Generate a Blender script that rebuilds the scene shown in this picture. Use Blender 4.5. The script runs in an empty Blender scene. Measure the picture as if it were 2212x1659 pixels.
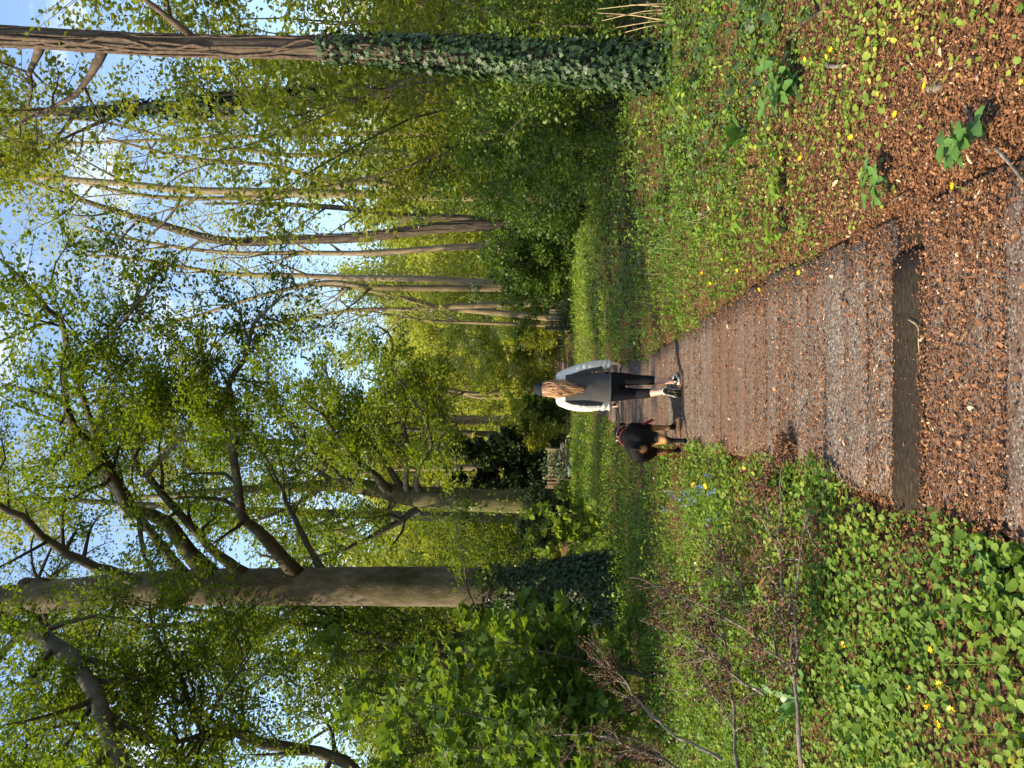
import bpy, math, random
import numpy as np
from mathutils import Vector, Matrix

# ------------------------------------------------------------------ camera, sky, sun, exposure
SC = bpy.context.scene
COL = SC.collection
CAM_H, FPX, PITCH = 1.60, 1700.0, math.radians(1.99)
# the photograph was taken upright and stored lying on its side: the camera's own "up" points to the walker's right
cd = bpy.data.cameras.new('camera')
cd.sensor_fit = 'HORIZONTAL'; cd.sensor_width = 36.0; cd.lens = 36.0 * FPX / 2212.0
cd.clip_start = 0.05; cd.clip_end = 2000.0
cam = bpy.data.objects.new('camera', cd); COL.objects.link(cam)
cam.location = (0, 0, CAM_H)
_F = Vector((0, math.cos(PITCH), math.sin(PITCH))); _U = Vector((0, -math.sin(PITCH), math.cos(PITCH))); _R = Vector((1, 0, 0))
cam.rotation_euler = Matrix((-_U, _R, -_F)).transposed().to_euler()   # image right = world down, image up = world right
SC.camera = cam

SUN_AZ, SUN_EL = math.radians(-110.0), math.radians(46.0)     # azimuth from straight ahead (+Y), negative = left
SUN_DIR = Vector((math.sin(SUN_AZ) * math.cos(SUN_EL), math.cos(SUN_AZ) * math.cos(SUN_EL), math.sin(SUN_EL)))
world = bpy.data.worlds.new('World'); SC.world = world; world.use_nodes = True
wn, wl = world.node_tree.nodes, world.node_tree.links
bg = wn['Background']; bg.inputs['Strength'].default_value = 0.15
sky = wn.new('ShaderNodeTexSky'); sky.sky_type = 'NISHITA'; sky.sun_disc = False
sky.sun_elevation = SUN_EL; sky.sun_rotation = SUN_AZ
sky.air_density = 1.0; sky.dust_density = 0.7; sky.ozone_density = 5.0
tc = wn.new('ShaderNodeTexCoord'); mp = wn.new('ShaderNodeMapping'); mp.inputs['Scale'].default_value = (1.6, 1.6, 4.0)
nz = wn.new('ShaderNodeTexNoise'); nz.inputs['Scale'].default_value = 2.3; nz.inputs['Detail'].default_value = 7.0; nz.inputs['Roughness'].default_value = 0.6
cr = wn.new('ShaderNodeValToRGB'); cr.color_ramp.elements[0].position = 0.54; cr.color_ramp.elements[1].position = 0.82
cr.color_ramp.elements[0].color = (0, 0, 0, 1); cr.color_ramp.elements[1].color = (0.75, 0.75, 0.75, 1)
mx = wn.new('ShaderNodeMixRGB'); mx.inputs['Color2'].default_value = (6.0, 6.3, 6.8, 1)
wl.new(tc.outputs['Generated'], mp.inputs['Vector']); wl.new(mp.outputs['Vector'], nz.inputs['Vector'])
wl.new(nz.outputs['Fac'], cr.inputs['Fac']); wl.new(cr.outputs['Color'], mx.inputs['Fac'])
wl.new(sky.outputs['Color'], mx.inputs['Color1']); wl.new(mx.outputs['Color'], bg.inputs['Color'])
sl = bpy.data.lights.new('sun', 'SUN'); sl.energy = 3.6; sl.angle = math.radians(1.5); sl.color = (1.0, 0.91, 0.74)
so = bpy.data.objects.new('sun', sl); COL.objects.link(so); so.rotation_euler = SUN_DIR.to_track_quat('Z', 'Y').to_euler()
SC.view_settings.view_transform = 'Standard'; SC.view_settings.look = 'None'
SC.view_settings.exposure = 1.5; SC.view_settings.gamma = 1.0; SC.view_settings.use_curve_mapping = False
SC.view_settings.use_white_balance = True; SC.view_settings.white_balance_temperature = 7700   # the photograph's warm balance
SC.render.engine = 'CYCLES'
SC.cycles.use_denoising = True
SC.cycles.max_bounces = 7; SC.cycles.diffuse_bounces = 3; SC.cycles.glossy_bounces = 2; SC.cycles.transmission_bounces = 5
SC.cycles.transparent_max_bounces = 8; SC.cycles.caustics_reflective = False; SC.cycles.caustics_refractive = False
SC.cycles.sample_clamp_indirect = 6.0

# ------------------------------------------------------------------ helpers
rng = np.random.default_rng(11)

def raydir(x, y):
    """direction through a point of the photograph measured on its 2212 x 1659 preview"""
    r = ((1659.0 - y) - 829.5) / FPX; d = (x - 1106.0) / FPX
    return np.array(_F) + r * np.array(_R) - d * np.array(_U)
def pt(x, y, Y):
    d = raydir(x, y); return np.array([0, 0, CAM_H]) + d * (Y / d[1])
def gp(x, y, z=0.0):
    d = raydir(x, y); return np.array([0, 0, CAM_H]) + d * ((z - CAM_H) / d[2])

PY = np.array([-3, 0, 3, 6, 9, 12, 20, 30, 39, 60, 80, 100, 120, 150.])
PX = np.array([.10, .10, .10, .08, -.08, -.22, -.20, .08, .40, 1.05, 1.9, 4.2, 8.5, 17.])
def pathx(y): return np.interp(y, PY, PX)
def vnoise(x, y, s=1.0, seed=0):
    x = np.asarray(x) * s + seed * 7.31; y = np.asarray(y) * s + seed * 3.77
    return (np.sin(x * 1.7 + 1.3 * np.sin(y * 1.1 + seed)) * np.cos(y * 1.9 - 1.1 * np.sin(x * .8)) +
            .5 * np.sin(x * 3.9 + 2.1 * np.sin(y * 2.7)) * np.cos(y * 4.3 + 1.7 * np.sin(x * 3.1))) / 1.5
def sstep(a, b, x):
    t = np.clip((np.asarray(x, float) - a) / (b - a), 0, 1); return t * t * (3 - 2 * t)
def hgt(x, y):
    x = np.asarray(x, float); y = np.asarray(y, float)
    s = np.abs(x - pathx(y))
    h = sstep(.70, 1.7, s) * (.05 + .045 * vnoise(x, y, 1.1, 1)) - .035 * (1 - sstep(.68, .85, s))
    h = h + sstep(3, 9, s) * (.10 + .12 * vnoise(x, y, .35, 2))
    h = h + .035 * np.clip(np.abs(x) - 12, 0, 200) + .25 * np.clip(y - 105, 0, 120)
    return h

def mesh_obj(name, V, T, mat, parent=None, tone=None, smooth=False, mats=None, midx=None):
    V = np.ascontiguousarray(V, np.float32); T = np.ascontiguousarray(T, np.int32)
    me = bpy.data.meshes.new(name)
    me.vertices.add(len(V)); me.vertices.foreach_set('co', V.ravel())
    n = T.shape[1]
    me.loops.add(T.size); me.loops.foreach_set('vertex_index', T.ravel())
    me.polygons.add(len(T)); me.polygons.foreach_set('loop_start', np.arange(0, T.size, n, dtype=np.int32))
    if smooth: me.polygons.foreach_set('use_smooth', np.ones(len(T), bool))
    for m in (mats or [mat]): me.materials.append(m)
    if midx is not None: me.polygons.foreach_set('material_index', np.ascontiguousarray(midx, np.int32))
    if tone is not None:
        a = me.attributes.new('tone', 'FLOAT', 'POINT'); a.data.foreach_set('value', np.ascontiguousarray(tone, np.float32))
    me.update(calc_edges=True)
    o = bpy.data.objects.new(name, me); COL.objects.link(o)
    if parent is not None: o.parent = parent
    return o
def tag(o, label, cat, group=None):
    o['label'] = label; o['category'] = cat
    if group: o['group'] = group
    return o
def kind(o, k, label=None, cat=None):
    o['kind'] = k
    if label: o['label'] = label
    if cat: o['category'] = cat
    return o
def empty(name, loc=(0, 0, 0)):
    o = bpy.data.objects.new(name, None); COL.objects.link(o); o.location = loc; return o
def keep_world(child, parent):
    child.parent = parent; child.matrix_parent_inverse = Matrix.Translation(Vector(parent.location)).inverted()

class Acc:
    """collects triangles for one mesh"""
    def __init__(s): s.v, s.t, s.c, s.n = [], [], [], 0
    def add(s, V, T, tone=0.5):
        V = np.asarray(V, float); s.v.append(V); s.t.append(np.asarray(T) + s.n); s.n += len(V)
        s.c.append(np.full(len(V), tone) if np.isscalar(tone) else np.asarray(tone))
    def build(s, name, mat, parent=None, smooth=False):
        if not s.v: return None
        o = mesh_obj(name, np.concatenate(s.v), np.concatenate(s.t), mat, None, np.concatenate(s.c), smooth)
        if parent is not None: keep_world(o, parent)
        return o

def unit(a): a = np.asarray(a, float); return a / np.maximum(np.linalg.norm(a, axis=-1, keepdims=True), 1e-9)
def frames(N, fwd=None):
    """rotation matrices (columns: side, forward, normal) for normals N with random or given forward"""
    N = unit(N); k = len(N)
    if fwd is None: fwd = rng.normal(size=(k, 3))
    f = fwd - (fwd * N).sum(1, keepdims=True) * N; f = unit(f)
    s = np.cross(f, N)
    return np.stack([s, f, N], axis=2)
def scatter(tmpl, P, R, S, tone):
    """copies of a template (verts, tris) at points P with frames R and sizes S; returns V, T, tone"""
    tv, tt = tmpl; k = len(P); S = np.asarray(S, float)
    if S.ndim == 1: S = S[:, None]
    V = np.einsum('kij,kmj->kmi', R, tv[None] * S[:, None, :]) + P[:, None, :]
    T = tt[None] + (np.arange(k) * len(tv))[:, None, None]
    return V.reshape(-1, 3), T.reshape(-1, 3), np.repeat(tone, len(tv))

# leaf templates: base at origin, tip at +y, normal +z
def fan(outline, cup=0.0, centre=(0, .45)):
    o = np.array(outline, float); c = np.array([[centre[0], centre[1], 0]])
    r = np.hypot(o[:, 0] - centre[0], o[:, 1] - centre[1])
    V = np.concatenate([c, np.column_stack([o, cup * r])]); n = len(o)
    return V, np.array([[0, i + 1, (i + 1) % n + 1] for i in range(n)])
OV2 = (np.array([[0, 0, 0], [.30, .45, .07], [0, 1, -.04], [-.30, .45, .07]]), np.array([[0, 1, 2], [0, 2, 3]]))
OV4 = (np.array([[0, 0, 0], [.27, .28, .06], [.26, .62, .05], [0, 1, -.08], [-.26, .62, .05], [-.27, .28, .06], [0, .5, -.01]]),
       np.array([[0, 1, 6], [1, 2, 6], [2, 3, 6], [3, 4, 6], [4, 5, 6], [5, 0, 6]]))
HEART = fan([(0, .10), (.24, -.04), (.45, .26), (.36, .70), (0, .96), (-.36, .70), (-.45, .26), (-.24, -.04)], .18)
IVY = fan([(0, .1), (.2, -.08), (.5, .1), (.26, .38), (.42, .66), (.14, .62), (0, 1.05), (-.14, .62), (-.42, .66), (-.26, .38), (-.5, .1), (-.2, -.08)], .08, (0, .35))
MAPLE = fan([(0, .05), (.42, -.02), (.28, .2), (.56, .42), (.26, .5), (.22, .74), (0, 1.0), (-.22, .74), (-.26, .5), (-.56, .42), (-.28, .2), (-.42, -.02)], .06, (0, .32))
FLAKE = (np.array([[-.25, -.45, .10], [.30, -.36, -.02], [.28, .42, .12], [-.22, .48, -.02]]), np.array([[0, 1, 2], [0, 2, 3]]))
BLADE = (np.array([[-.5, 0, 0], [.5, 0, 0], [.42, .45, .06], [-.42, .45, .06], [0, 1, .32]]), np.array([[0, 1, 2], [0, 2, 3], [3, 2, 4]]))
PEBBLE = (np.array([[-.5, 0, 0], [.2, -.5, 0], [.55, .2, 0], [-.1, .55, 0], [0, 0, .45]]), np.array([[0, 1, 4], [1, 2, 4], [2, 3, 4], [3, 0, 4]]))

def catmull(P, n):
    P = np.asarray(P, float)
    if len(P) < 3: t = np.linspace(0, 1, n)[:, None]; return P[0] * (1 - t) + P[-1] * t
    Q = np.concatenate([[2 * P[0] - P[1]], P, [2 * P[-1] - P[-2]]]); out = []
    tt = np.linspace(0, len(P) - 1 - 1e-6, n)
    for t in tt:
        i = int(t); u = t - i; a, b, c, d = Q[i:i + 4]
        out.append(.5 * ((2 * b) + (-a + c) * u + (2 * a - 5 * b + 4 * c - d) * u * u + (-a + 3 * b - 3 * c + d) * u ** 3))
    return np.array(out)
def tube(P, R, seg=6, rough=0.0, sy=1.0, cap=True):
    """tube along P with radii R; returns V, T"""
    P = np.asarray(P, float); R = np.broadcast_to(np.asarray(R, float), (len(P),)).copy(); n = len(P)
    tg = np.gradient(P, axis=0); tg = unit(tg)
    ref = np.array([1., 0, 0]) if abs(tg[0, 0]) < .8 else np.array([0, 1., 0])
    s = unit(np.cross(tg, ref)); b = np.cross(tg, s)
    a = np.arange(seg) * 2 * np.pi / seg
    rr = R[:, None] * (1 + rough * rng.normal(size=(n, seg)))
    V = P[:, None] + rr[..., None] * (np.cos(a)[None, :, None] * s[:, None] + sy * np.sin(a)[None, :, None] * b[:, None])
    V = V.reshape(-1, 3)
    i = np.arange(n - 1)[:, None] * seg; j = np.arange(seg)[None]; k = (j + 1) % seg
    q = np.stack([i + j, i + k, i + seg + k, i + seg + j], -1).reshape(-1, 4)
    T = np.concatenate([q[:, [0, 1, 2]], q[:, [0, 2, 3]]])
    if cap:
        V = np.concatenate([V, P[:1], P[-1:]]); c0, c1 = len(V) - 2, len(V) - 1; base = (n - 1) * seg
        jj = np.arange(seg); kk = (jj + 1) % seg
        T = np.concatenate([T, np.stack([np.full(seg, c0), kk, jj], 1), np.stack([np.full(seg, c1), base + jj, base + kk], 1)])
    return V, T

# ------------------------------------------------------------------ materials
def new_mat(name):
    m = bpy.data.materials.new(name); m.use_nodes = True
    return m, m.node_tree.nodes, m.node_tree.links
def ramp(n, stops):
    r = n.new('ShaderNodeValToRGB'); e = r.color_ramp.elements
    while len(e) < len(stops): e.new(.5)
    for el, (p, c) in zip(e, stops): el.position = p; el.color = (*c, 1)
    return r
def leaf_mat(name, stops, trans=.35, rough=.5, spec=.35, tint=(1.25, 1.2, .5)):
    m, n, l = new_mat(name); b = n['Principled BSDF']; out = n['Material Output']
    at = n.new('ShaderNodeAttribute'); at.attribute_name = 'tone'
    r = ramp(n, stops); l.new(at.outputs['Fac'], r.inputs['Fac'])
    l.new(r.outputs['Color'], b.inputs['Base Color']); b.inputs['Roughness'].default_value = rough; b.inputs['Specular IOR Level'].default_value = spec
    if trans > 0:
        tr = n.new('ShaderNodeBsdfTranslucent'); mu = n.new('ShaderNodeMixRGB'); mu.blend_type = 'MULTIPLY'; mu.inputs['Fac'].default_value = 1; mu.inputs['Color2'].default_value = (*tint, 1)
        l.new(r.outputs['Color'], mu.inputs['Color1']); l.new(mu.outputs['Color'], tr.inputs['Color'])
        ms = n.new('ShaderNodeMixShader'); ms.inputs['Fac'].default_value = trans
        l.new(b.outputs[0], ms.inputs[1]); l.new(tr.outputs[0], ms.inputs[2]); l.new(ms.outputs[0], out.inputs['Surface'])
    return m
def noise_mat(name, stops, scale=8, detail=6, rough=.85, bump=.3, bscale=None, stretch=(1, 1, 1), dist=.02, spec=.2, stops2=None, scale2=1.5):
    m, n, l = new_mat(name); b = n['Principled BSDF']
    tc = n.new('ShaderNodeTexCoord'); mp = n.new('ShaderNodeMapping'); mp.inputs['Scale'].default_value = stretch
    l.new(tc.outputs['Object'], mp.inputs['Vector'])
    nz = n.new('ShaderNodeTexNoise'); nz.inputs['Scale'].default_value = scale; nz.inputs['Detail'].default_value = detail; nz.inputs['Roughness'].default_value = .65
    l.new(mp.outputs[0], nz.inputs['Vector']); r = ramp(n, stops); l.new(nz.outputs['Fac'], r.inputs['Fac'])
    col = r.outputs['Color']
    if stops2:
        n2 = n.new('ShaderNodeTexNoise'); n2.inputs['Scale'].default_value = scale2; n2.inputs['Detail'].default_value = 5
        l.new(mp.outputs[0], n2.inputs['Vector']); r2 = ramp(n, stops2); l.new(n2.outputs['Fac'], r2.inputs['Fac'])
        mu = n.new('ShaderNodeMixRGB'); mu.blend_type = 'MULTIPLY'; mu.inputs['Fac'].default_value = 1
        l.new(col, mu.inputs['Color1']); l.new(r2.outputs['Color'], mu.inputs['Color2']); col = mu.outputs['Color']
    l.new(col, b.inputs['Base Color']); b.inputs['Roughness'].default_value = rough; b.inputs['Specular IOR Level'].default_value = spec
    if bump:
        nb = n.new('ShaderNodeTexNoise'); nb.inputs['Scale'].default_value = bscale or scale * 2.5; nb.inputs['Detail'].default_value = 5
        l.new(mp.outputs[0], nb.inputs['Vector']); bp = n.new('ShaderNodeBump'); bp.inputs['Strength'].default_value = bump; bp.inputs['Distance'].default_value = dist
        l.new(nb.outputs['Fac'], bp.inputs['Height']); l.new(bp.outputs[0], b.inputs['Normal'])
    return m
def plain(name, c, rough=.6, spec=.3, sheen=0):
    m, n, l = new_mat(name); b = n['Principled BSDF']
    b.inputs['Base Color'].default_value = (*c, 1); b.inputs['Roughness'].default_value = rough; b.inputs['Specular IOR Level'].default_value = spec
    if sheen: b.inputs['Sheen Weight'].default_value = sheen
    return m

M = {}
M['beech_leaf'] = leaf_mat('beech_leaf', [(0, (.045, .085, .010)), (.5, (.11, .175, .018)), (1, (.21, .26, .025))], .5)
M['far_leaf'] = leaf_mat('far_leaf', [(0, (.07, .11, .015)), (.5, (.16, .20, .028)), (1, (.29, .29, .05))], .5)
M['pale_leaf'] = leaf_mat('pale_leaf', [(0, (.15, .20, .03)), (.5, (.28, .33, .06)), (1, (.42, .42, .11))], .5, .6, .2)  # pale spring green, lightened further: distant haze and sunlit glow put into the colour
M['shrub_leaf'] = leaf_mat('shrub_leaf', [(0, (.04, .085, .014)), (.5, (.10, .175, .028)), (1, (.20, .27, .05))], .4)
M['sycamore_leaf'] = leaf_mat('sycamore_leaf', [(0, (.05, .10, .018)), (.5, (.11, .19, .03)), (1, (.21, .28, .045))], .5, .55, .25)
M['ivy_leaf'] = leaf_mat('ivy_leaf', [(0, (.012, .03, .010)), (.6, (.035, .075, .02)), (1, (.085, .14, .04))], .12, .48, .3)
M['dark_leaf'] = leaf_mat('dark_leaf', [(0, (.008, .02, .006)), (.6, (.02, .045, .012)), (1, (.06, .10, .02))], .12, .5, .25)
M['celandine_leaf'] = leaf_mat('celandine_leaf', [(0, (.05, .11, .018)), (.55, (.12, .21, .03)), (.85, (.24, .30, .05)), (.93, (.46, .39, .06)), (1, (.52, .40, .12))], .35, .55, .22)
M['herb_leaf'] = leaf_mat('herb_leaf', [(0, (.06, .12, .014)), (.5, (.14, .24, .028)), (1, (.26, .34, .05))], .4, .55, .25)
M['grass_blade'] = leaf_mat('grass_blade', [(0, (.06, .13, .02)), (.6, (.13, .24, .035)), (.9, (.24, .32, .07)), (1, (.45, .40, .2))], .35)
M['dock_leaf'] = leaf_mat('dock_leaf', [(0, (.05, .13, .025)), (1, (.11, .22, .05))], .25, .42, .4)
M['litter'] = leaf_mat('litter', [(0, (.045, .02, .010)), (.35, (.12, .052, .025)), (.7, (.24, .11, .05)), (.93, (.36, .185, .095)), (1, (.52, .38, .24))], .05, .75, .2, (1, 1, 1))
M['dead_leaf'] = leaf_mat('dead_leaf', [(0, (.035, .018, .010)), (.5, (.12, .055, .028)), (1, (.26, .13, .065))], .1, .8, .15, (1, 1, 1))
M['copper_leaf'] = leaf_mat('copper_leaf', [(0, (.05, .012, .008)), (1, (.14, .045, .02))], .3, .6, .2, (1.2, .8, .6))
M['yellow_petal'] = leaf_mat('yellow_petal', [(0, (.75, .42, .01)), (1, (.90, .58, .02))], .2, .35, .4, (1, 1, .6))
M['white_petal'] = leaf_mat('white_petal', [(0, (.70, .72, .66)), (1, (.85, .85, .80))], .25, .5, .3, (1, 1, 1))
M['blue_petal'] = leaf_mat('blue_petal', [(0, (.10, .12, .42)), (1, (.22, .25, .62))], .25, .5, .3, (1, 1, 1))
M['beech_bark'] = noise_mat('beech_bark', [(.25, (.05, .038, .022)), (.45, (.10, .08, .05)), (.6, (.14, .115, .075)), (.78, (.23, .195, .14))], 7, 10, .85, .8, 38, (1, 1, .5), .015,
                            0.15, [(.32, (.38, .42, .24)), (.48, (.8, .8, .68)), (.62, (1, 1, 1))], 1.7)
M['moss_bark'] = noise_mat('moss_bark', [(.3, (.05, .048, .02)), (.55, (.12, .10, .05)), (.75, (.17, .14, .09))], 4, 8, .9, .6, 22, (1, 1, .4), .015,
                           .15, [(.35, (.6, .7, .35)), (.65, (1, 1, 1))], .7)
M['branch_bark'] = noise_mat('branch_bark', [(.3, (.035, .032, .02)), (.6, (.08, .07, .045)), (.8, (.12, .105, .075))], 9, 5, .9, .3)
M['pale_bark'] = noise_mat('pale_bark', [(.25, (.10, .075, .042)), (.45, (.20, .155, .095)), (.75, (.31, .25, .165))], 9, 7, .85, .4, 20, (1, 1, .3), .01,
                           .2, [(.3, (.6, .6, .48)), (.6, (1, 1, 1))], .8)
M['ivy_bark'] = noise_mat('ivy_bark', [(.25, (.03, .022, .016)), (.5, (.075, .056, .04)), (.75, (.15, .115, .085))], 9, 8, .9, .8, 30, (1, 1, .25), .02)
M['vine'] = noise_mat('vine', [(.3, (.05, .033, .022)), (.7, (.15, .11, .078))], 20, 4, .9, .3)
M['dead_twig'] = noise_mat('dead_twig', [(.3, (.07, .052, .036)), (.55, (.16, .13, .10)), (.75, (.34, .31, .27))], 24, 5, .9, .3)
M['stalk'] = plain('stalk', (.13, .22, .05), .6)
M['dry_stalk'] = noise_mat('dry_stalk', [(.3, (.28, .19, .10)), (.7, (.50, .38, .22))], 15, 4, .8, .1)
# ------------------------------------------------------------------ ground and boardwalk
def ground():
    xs = np.concatenate([np.linspace(-260, -14, 26), np.linspace(-13, -3.1, 36), np.linspace(-3, 3, 75), np.linspace(3.1, 13, 36), np.linspace(14, 260, 26)])
    ys = np.concatenate([np.linspace(-60, -1, 14), np.linspace(-.6, 14, 130), np.linspace(14.4, 60, 90), np.linspace(62, 330, 50)])
    X, Y = np.meshgrid(xs, ys); Z = hgt(X, Y)
    V = np.column_stack([X.ravel(), Y.ravel(), Z.ravel()]); w = len(xs)
    i = np.arange(len(ys) - 1)[:, None] * w + np.arange(w - 1)[None]
    q = np.stack([i, i + 1, i + w + 1, i + w], -1).reshape(-1, 4)
    m, n, l = new_mat('soil'); b = n['Principled BSDF']
    tcn = n.new('ShaderNodeTexCoord'); a = n.new('ShaderNodeTexNoise'); a.inputs['Scale'].default_value = 40; a.inputs['Detail'].default_value = 8
    l.new(tcn.outputs['Object'], a.inputs['Vector']); r = ramp(n, [(.3, (.018, .012, .007)), (.5, (.055, .032, .018)), (.7, (.12, .065, .035))]); l.new(a.outputs['Fac'], r.inputs['Fac'])
    v = n.new('ShaderNodeTexVoronoi'); v.inputs['Scale'].default_value = 75; v.inputs['Randomness'].default_value = 1; l.new(tcn.outputs['Object'], v.inputs['Vector'])
    sp = n.new('ShaderNodeSeparateColor'); l.new(v.outputs['Color'], sp.inputs[0])
    r2 = ramp(n, [(0, (.02, .010, .006)), (.4, (.075, .035, .018)), (.75, (.17, .08, .038)), (1, (.27, .15, .08))]); l.new(sp.outputs[0], r2.inputs['Fac'])
    mxn = n.new('ShaderNodeMixRGB'); mxn.inputs['Fac'].default_value = .6
    l.new(r.outputs['Color'], mxn.inputs['Color1']); l.new(r2.outputs['Color'], mxn.inputs['Color2']); l.new(mxn.outputs['Color'], b.inputs['Base Color'])
    b.inputs['Roughness'].default_value = .95; b.inputs['Specular IOR Level'].default_value = .1
    bp = n.new('ShaderNodeBump'); bp.inputs['Strength'].default_value = .6; bp.inputs['Distance'].default_value = .02; l.new(a.outputs['Fac'], bp.inputs['Height']); l.new(bp.outputs[0], b.inputs['Normal'])
    o = mesh_obj('ground', V, q, m, smooth=True); kind(o, 'structure', 'dark woodland soil under the plants and leaf litter')
ground()

def grit_mat():
    """boards coated with sharp grit, browned by litter dust and mossy towards their ends"""
    m, n, l = new_mat('grit_board'); b = n['Principled BSDF']
    tcn = n.new('ShaderNodeTexCoord'); geo = n.new('ShaderNodeNewGeometry'); oi = n.new('ShaderNodeObjectInfo')
    v = n.new('ShaderNodeTexVoronoi'); v.inputs['Scale'].default_value = 130; l.new(geo.outputs['Position'], v.inputs['Vector'])
    r = ramp(n, [(0, (.03, .026, .022)), (.3, (.065, .056, .047)), (.6, (.115, .10, .085)), (.85, (.19, .17, .145)), (1, (.36, .34, .30))])
    sep = n.new('ShaderNodeSeparateColor'); l.new(v.outputs['Color'], sep.inputs[0]); l.new(sep.outputs[0], r.inputs['Fac'])
    # brown film, streaked along the board
    mp2 = n.new('ShaderNodeMapping'); mp2.inputs['Scale'].default_value = (1.2, 9, 1); l.new(geo.outputs['Position'], mp2.inputs['Vector'])
    nz2 = n.new('ShaderNodeTexNoise'); nz2.inputs['Scale'].default_value = 2.2; nz2.inputs['Detail'].default_value = 8; nz2.inputs['Roughness'].default_value = .7
    l.new(mp2.outputs[0], nz2.inputs['Vector'])
    ad = n.new('ShaderNodeMath'); ad.operation = 'MULTIPLY_ADD'; ad.inputs[1].default_value = .20; l.new(oi.outputs['Random'], ad.inputs[0])
    l.new(nz2.outputs['Fac'], ad.inputs[2])
    r2 = ramp(n, [(.42, (0, 0, 0)), (.74, (.8, .8, .8))]); l.new(ad.outputs[0], r2.inputs['Fac'])
    mx1 = n.new('ShaderNodeMixRGB'); mx1.inputs['Color2'].default_value = (.115, .052, .026, 1); l.new(r2.outputs['Color'], mx1.inputs['Fac']); l.new(r.outputs['Color'], mx1.inputs['Color1'])
    # moss near the board ends (object x, boards are about 1.35 m long)
    sx = n.new('ShaderNodeSeparateXYZ'); l.new(tcn.outputs['Object'], sx.inputs[0])
    ab = n.new('ShaderNodeMath'); ab.operation = 'ABSOLUTE'; l.new(sx.outputs['X'], ab.inputs[0])
    nz3 = n.new('ShaderNodeTexNoise'); nz3.inputs['Scale'].default_value = 5; nz3.inputs['Detail'].default_value = 6; l.new(geo.outputs['Position'], nz3.inputs['Vector'])
    ad3 = n.new('ShaderNodeMath'); ad3.operation = 'MULTIPLY_ADD'; ad3.inputs[1].default_value = .55; l.new(nz3.outputs['Fac'], ad3.inputs[0]); l.new(ab.outputs[0], ad3.inputs[2])
    r3 = ramp(n, [(.86, (0, 0, 0)), (.98, (.8, .8, .8))]); l.new(ad3.outputs[0], r3.inputs['Fac'])
    mx2 = n.new('ShaderNodeMixRGB'); mx2.inputs['Color2'].default_value = (.13, .105, .03, 1); l.new(r3.outputs['Color'], mx2.inputs['Fac']); l.new(mx1.outputs['Color'], mx2.inputs['Color1'])
    l.new(mx2.outputs['Color'], b.inputs['Base Color']); b.inputs['Roughness'].default_value = .9; b.inputs['Specular IOR Level'].default_value = .2
    bp = n.new('ShaderNodeBump'); bp.inputs['Strength'].default_value = .5; bp.inputs['Distance'].default_value = .004; l.new(v.outputs['Distance'], bp.inputs['Height']); l.new(bp.outputs[0], b.inputs['Normal'])
    return m
M['grit'] = grit_mat()
M['bare_board'] = noise_mat('bare_board', [(.3, (.014, .010, .007)), (.5, (.028, .021, .015)), (.64, (.042, .033, .022)), (.74, (.11, .08, .035))], 26, 10, .95, .5, 90, (1, 2.0, 1), .006, .08)
M['wood_edge'] = noise_mat('wood_edge', [(.3, (.10, .065, .035)), (.7, (.26, .18, .10))], 12, 5, .85, .3, None, (1, 6, 6))

PITCH_Y, DEPTH, BLEN, THK = .285, .276, 1.22, .045
Y0 = 3.325 - PITCH_Y * 9          # first row; row 9 is the bare dark board
def plank_mesh(name, mat, L, D, seed):
    r = np.random.default_rng(seed); n = 7; xs = np.linspace(-L / 2, L / 2, n)
    prof = [(-D / 2, -THK), (-D / 2, -.006), (-D / 2 + .006, 0), (D / 2 - .006, 0), (D / 2, -.006), (D / 2, -THK)]
    V = []
    for x in xs:
        w = r.normal(0, .0022, len(prof)); zz = r.normal(0, .0018)
        V += [(x, p[0] + w[i], p[1] + (zz if p[1] > -.02 else 0)) for i, p in enumerate(prof)]
    k = len(prof); F = []
    for i in range(n - 1):
        for j in range(k): F.append((i * k + j, i * k + (j + 1) % k, (i + 1) * k + (j + 1) % k, (i + 1) * k + j))
    V = np.array(V); q = np.array(F); T = np.concatenate([q[:, [0, 2, 1]], q[:, [0, 3, 2]]])
    caps = [(0, j, j + 1) for j in range(1, k - 1)] + [((n - 1) * k, (n - 1) * k + j + 1, (n - 1) * k + j) for j in range(1, k - 1)]
    return V, np.concatenate([T, np.array(caps)])
ys = np.linspace(-1, 150, 300); bed_w = .60
V = np.concatenate([np.column_stack([pathx(ys) - bed_w, ys, np.full(300, -.030) + .25 * np.clip(ys - 105, 0, 99)]), np.column_stack([pathx(ys) + bed_w, ys, np.full(300, -.030) + .25 * np.clip(ys - 105, 0, 99)])])
i = np.arange(299); q = np.stack([i, i + 300, i + 301, i + 1], 1)
M['bed'] = noise_mat('bed', [(.3, (.012, .008, .005)), (.7, (.05, .028, .015))], 30, 6, .95, .4)
path = mesh_obj('path', V, q, M['bed']); kind(path, 'structure', 'gritted timber boardwalk running straight into the wood')
protos = []
for s in range(4):
    V, T = plank_mesh('plank', M['grit'], BLEN, DEPTH, s)
    protos.append(mesh_obj('plank', V, T, M['grit'], path))
rows = []
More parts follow.
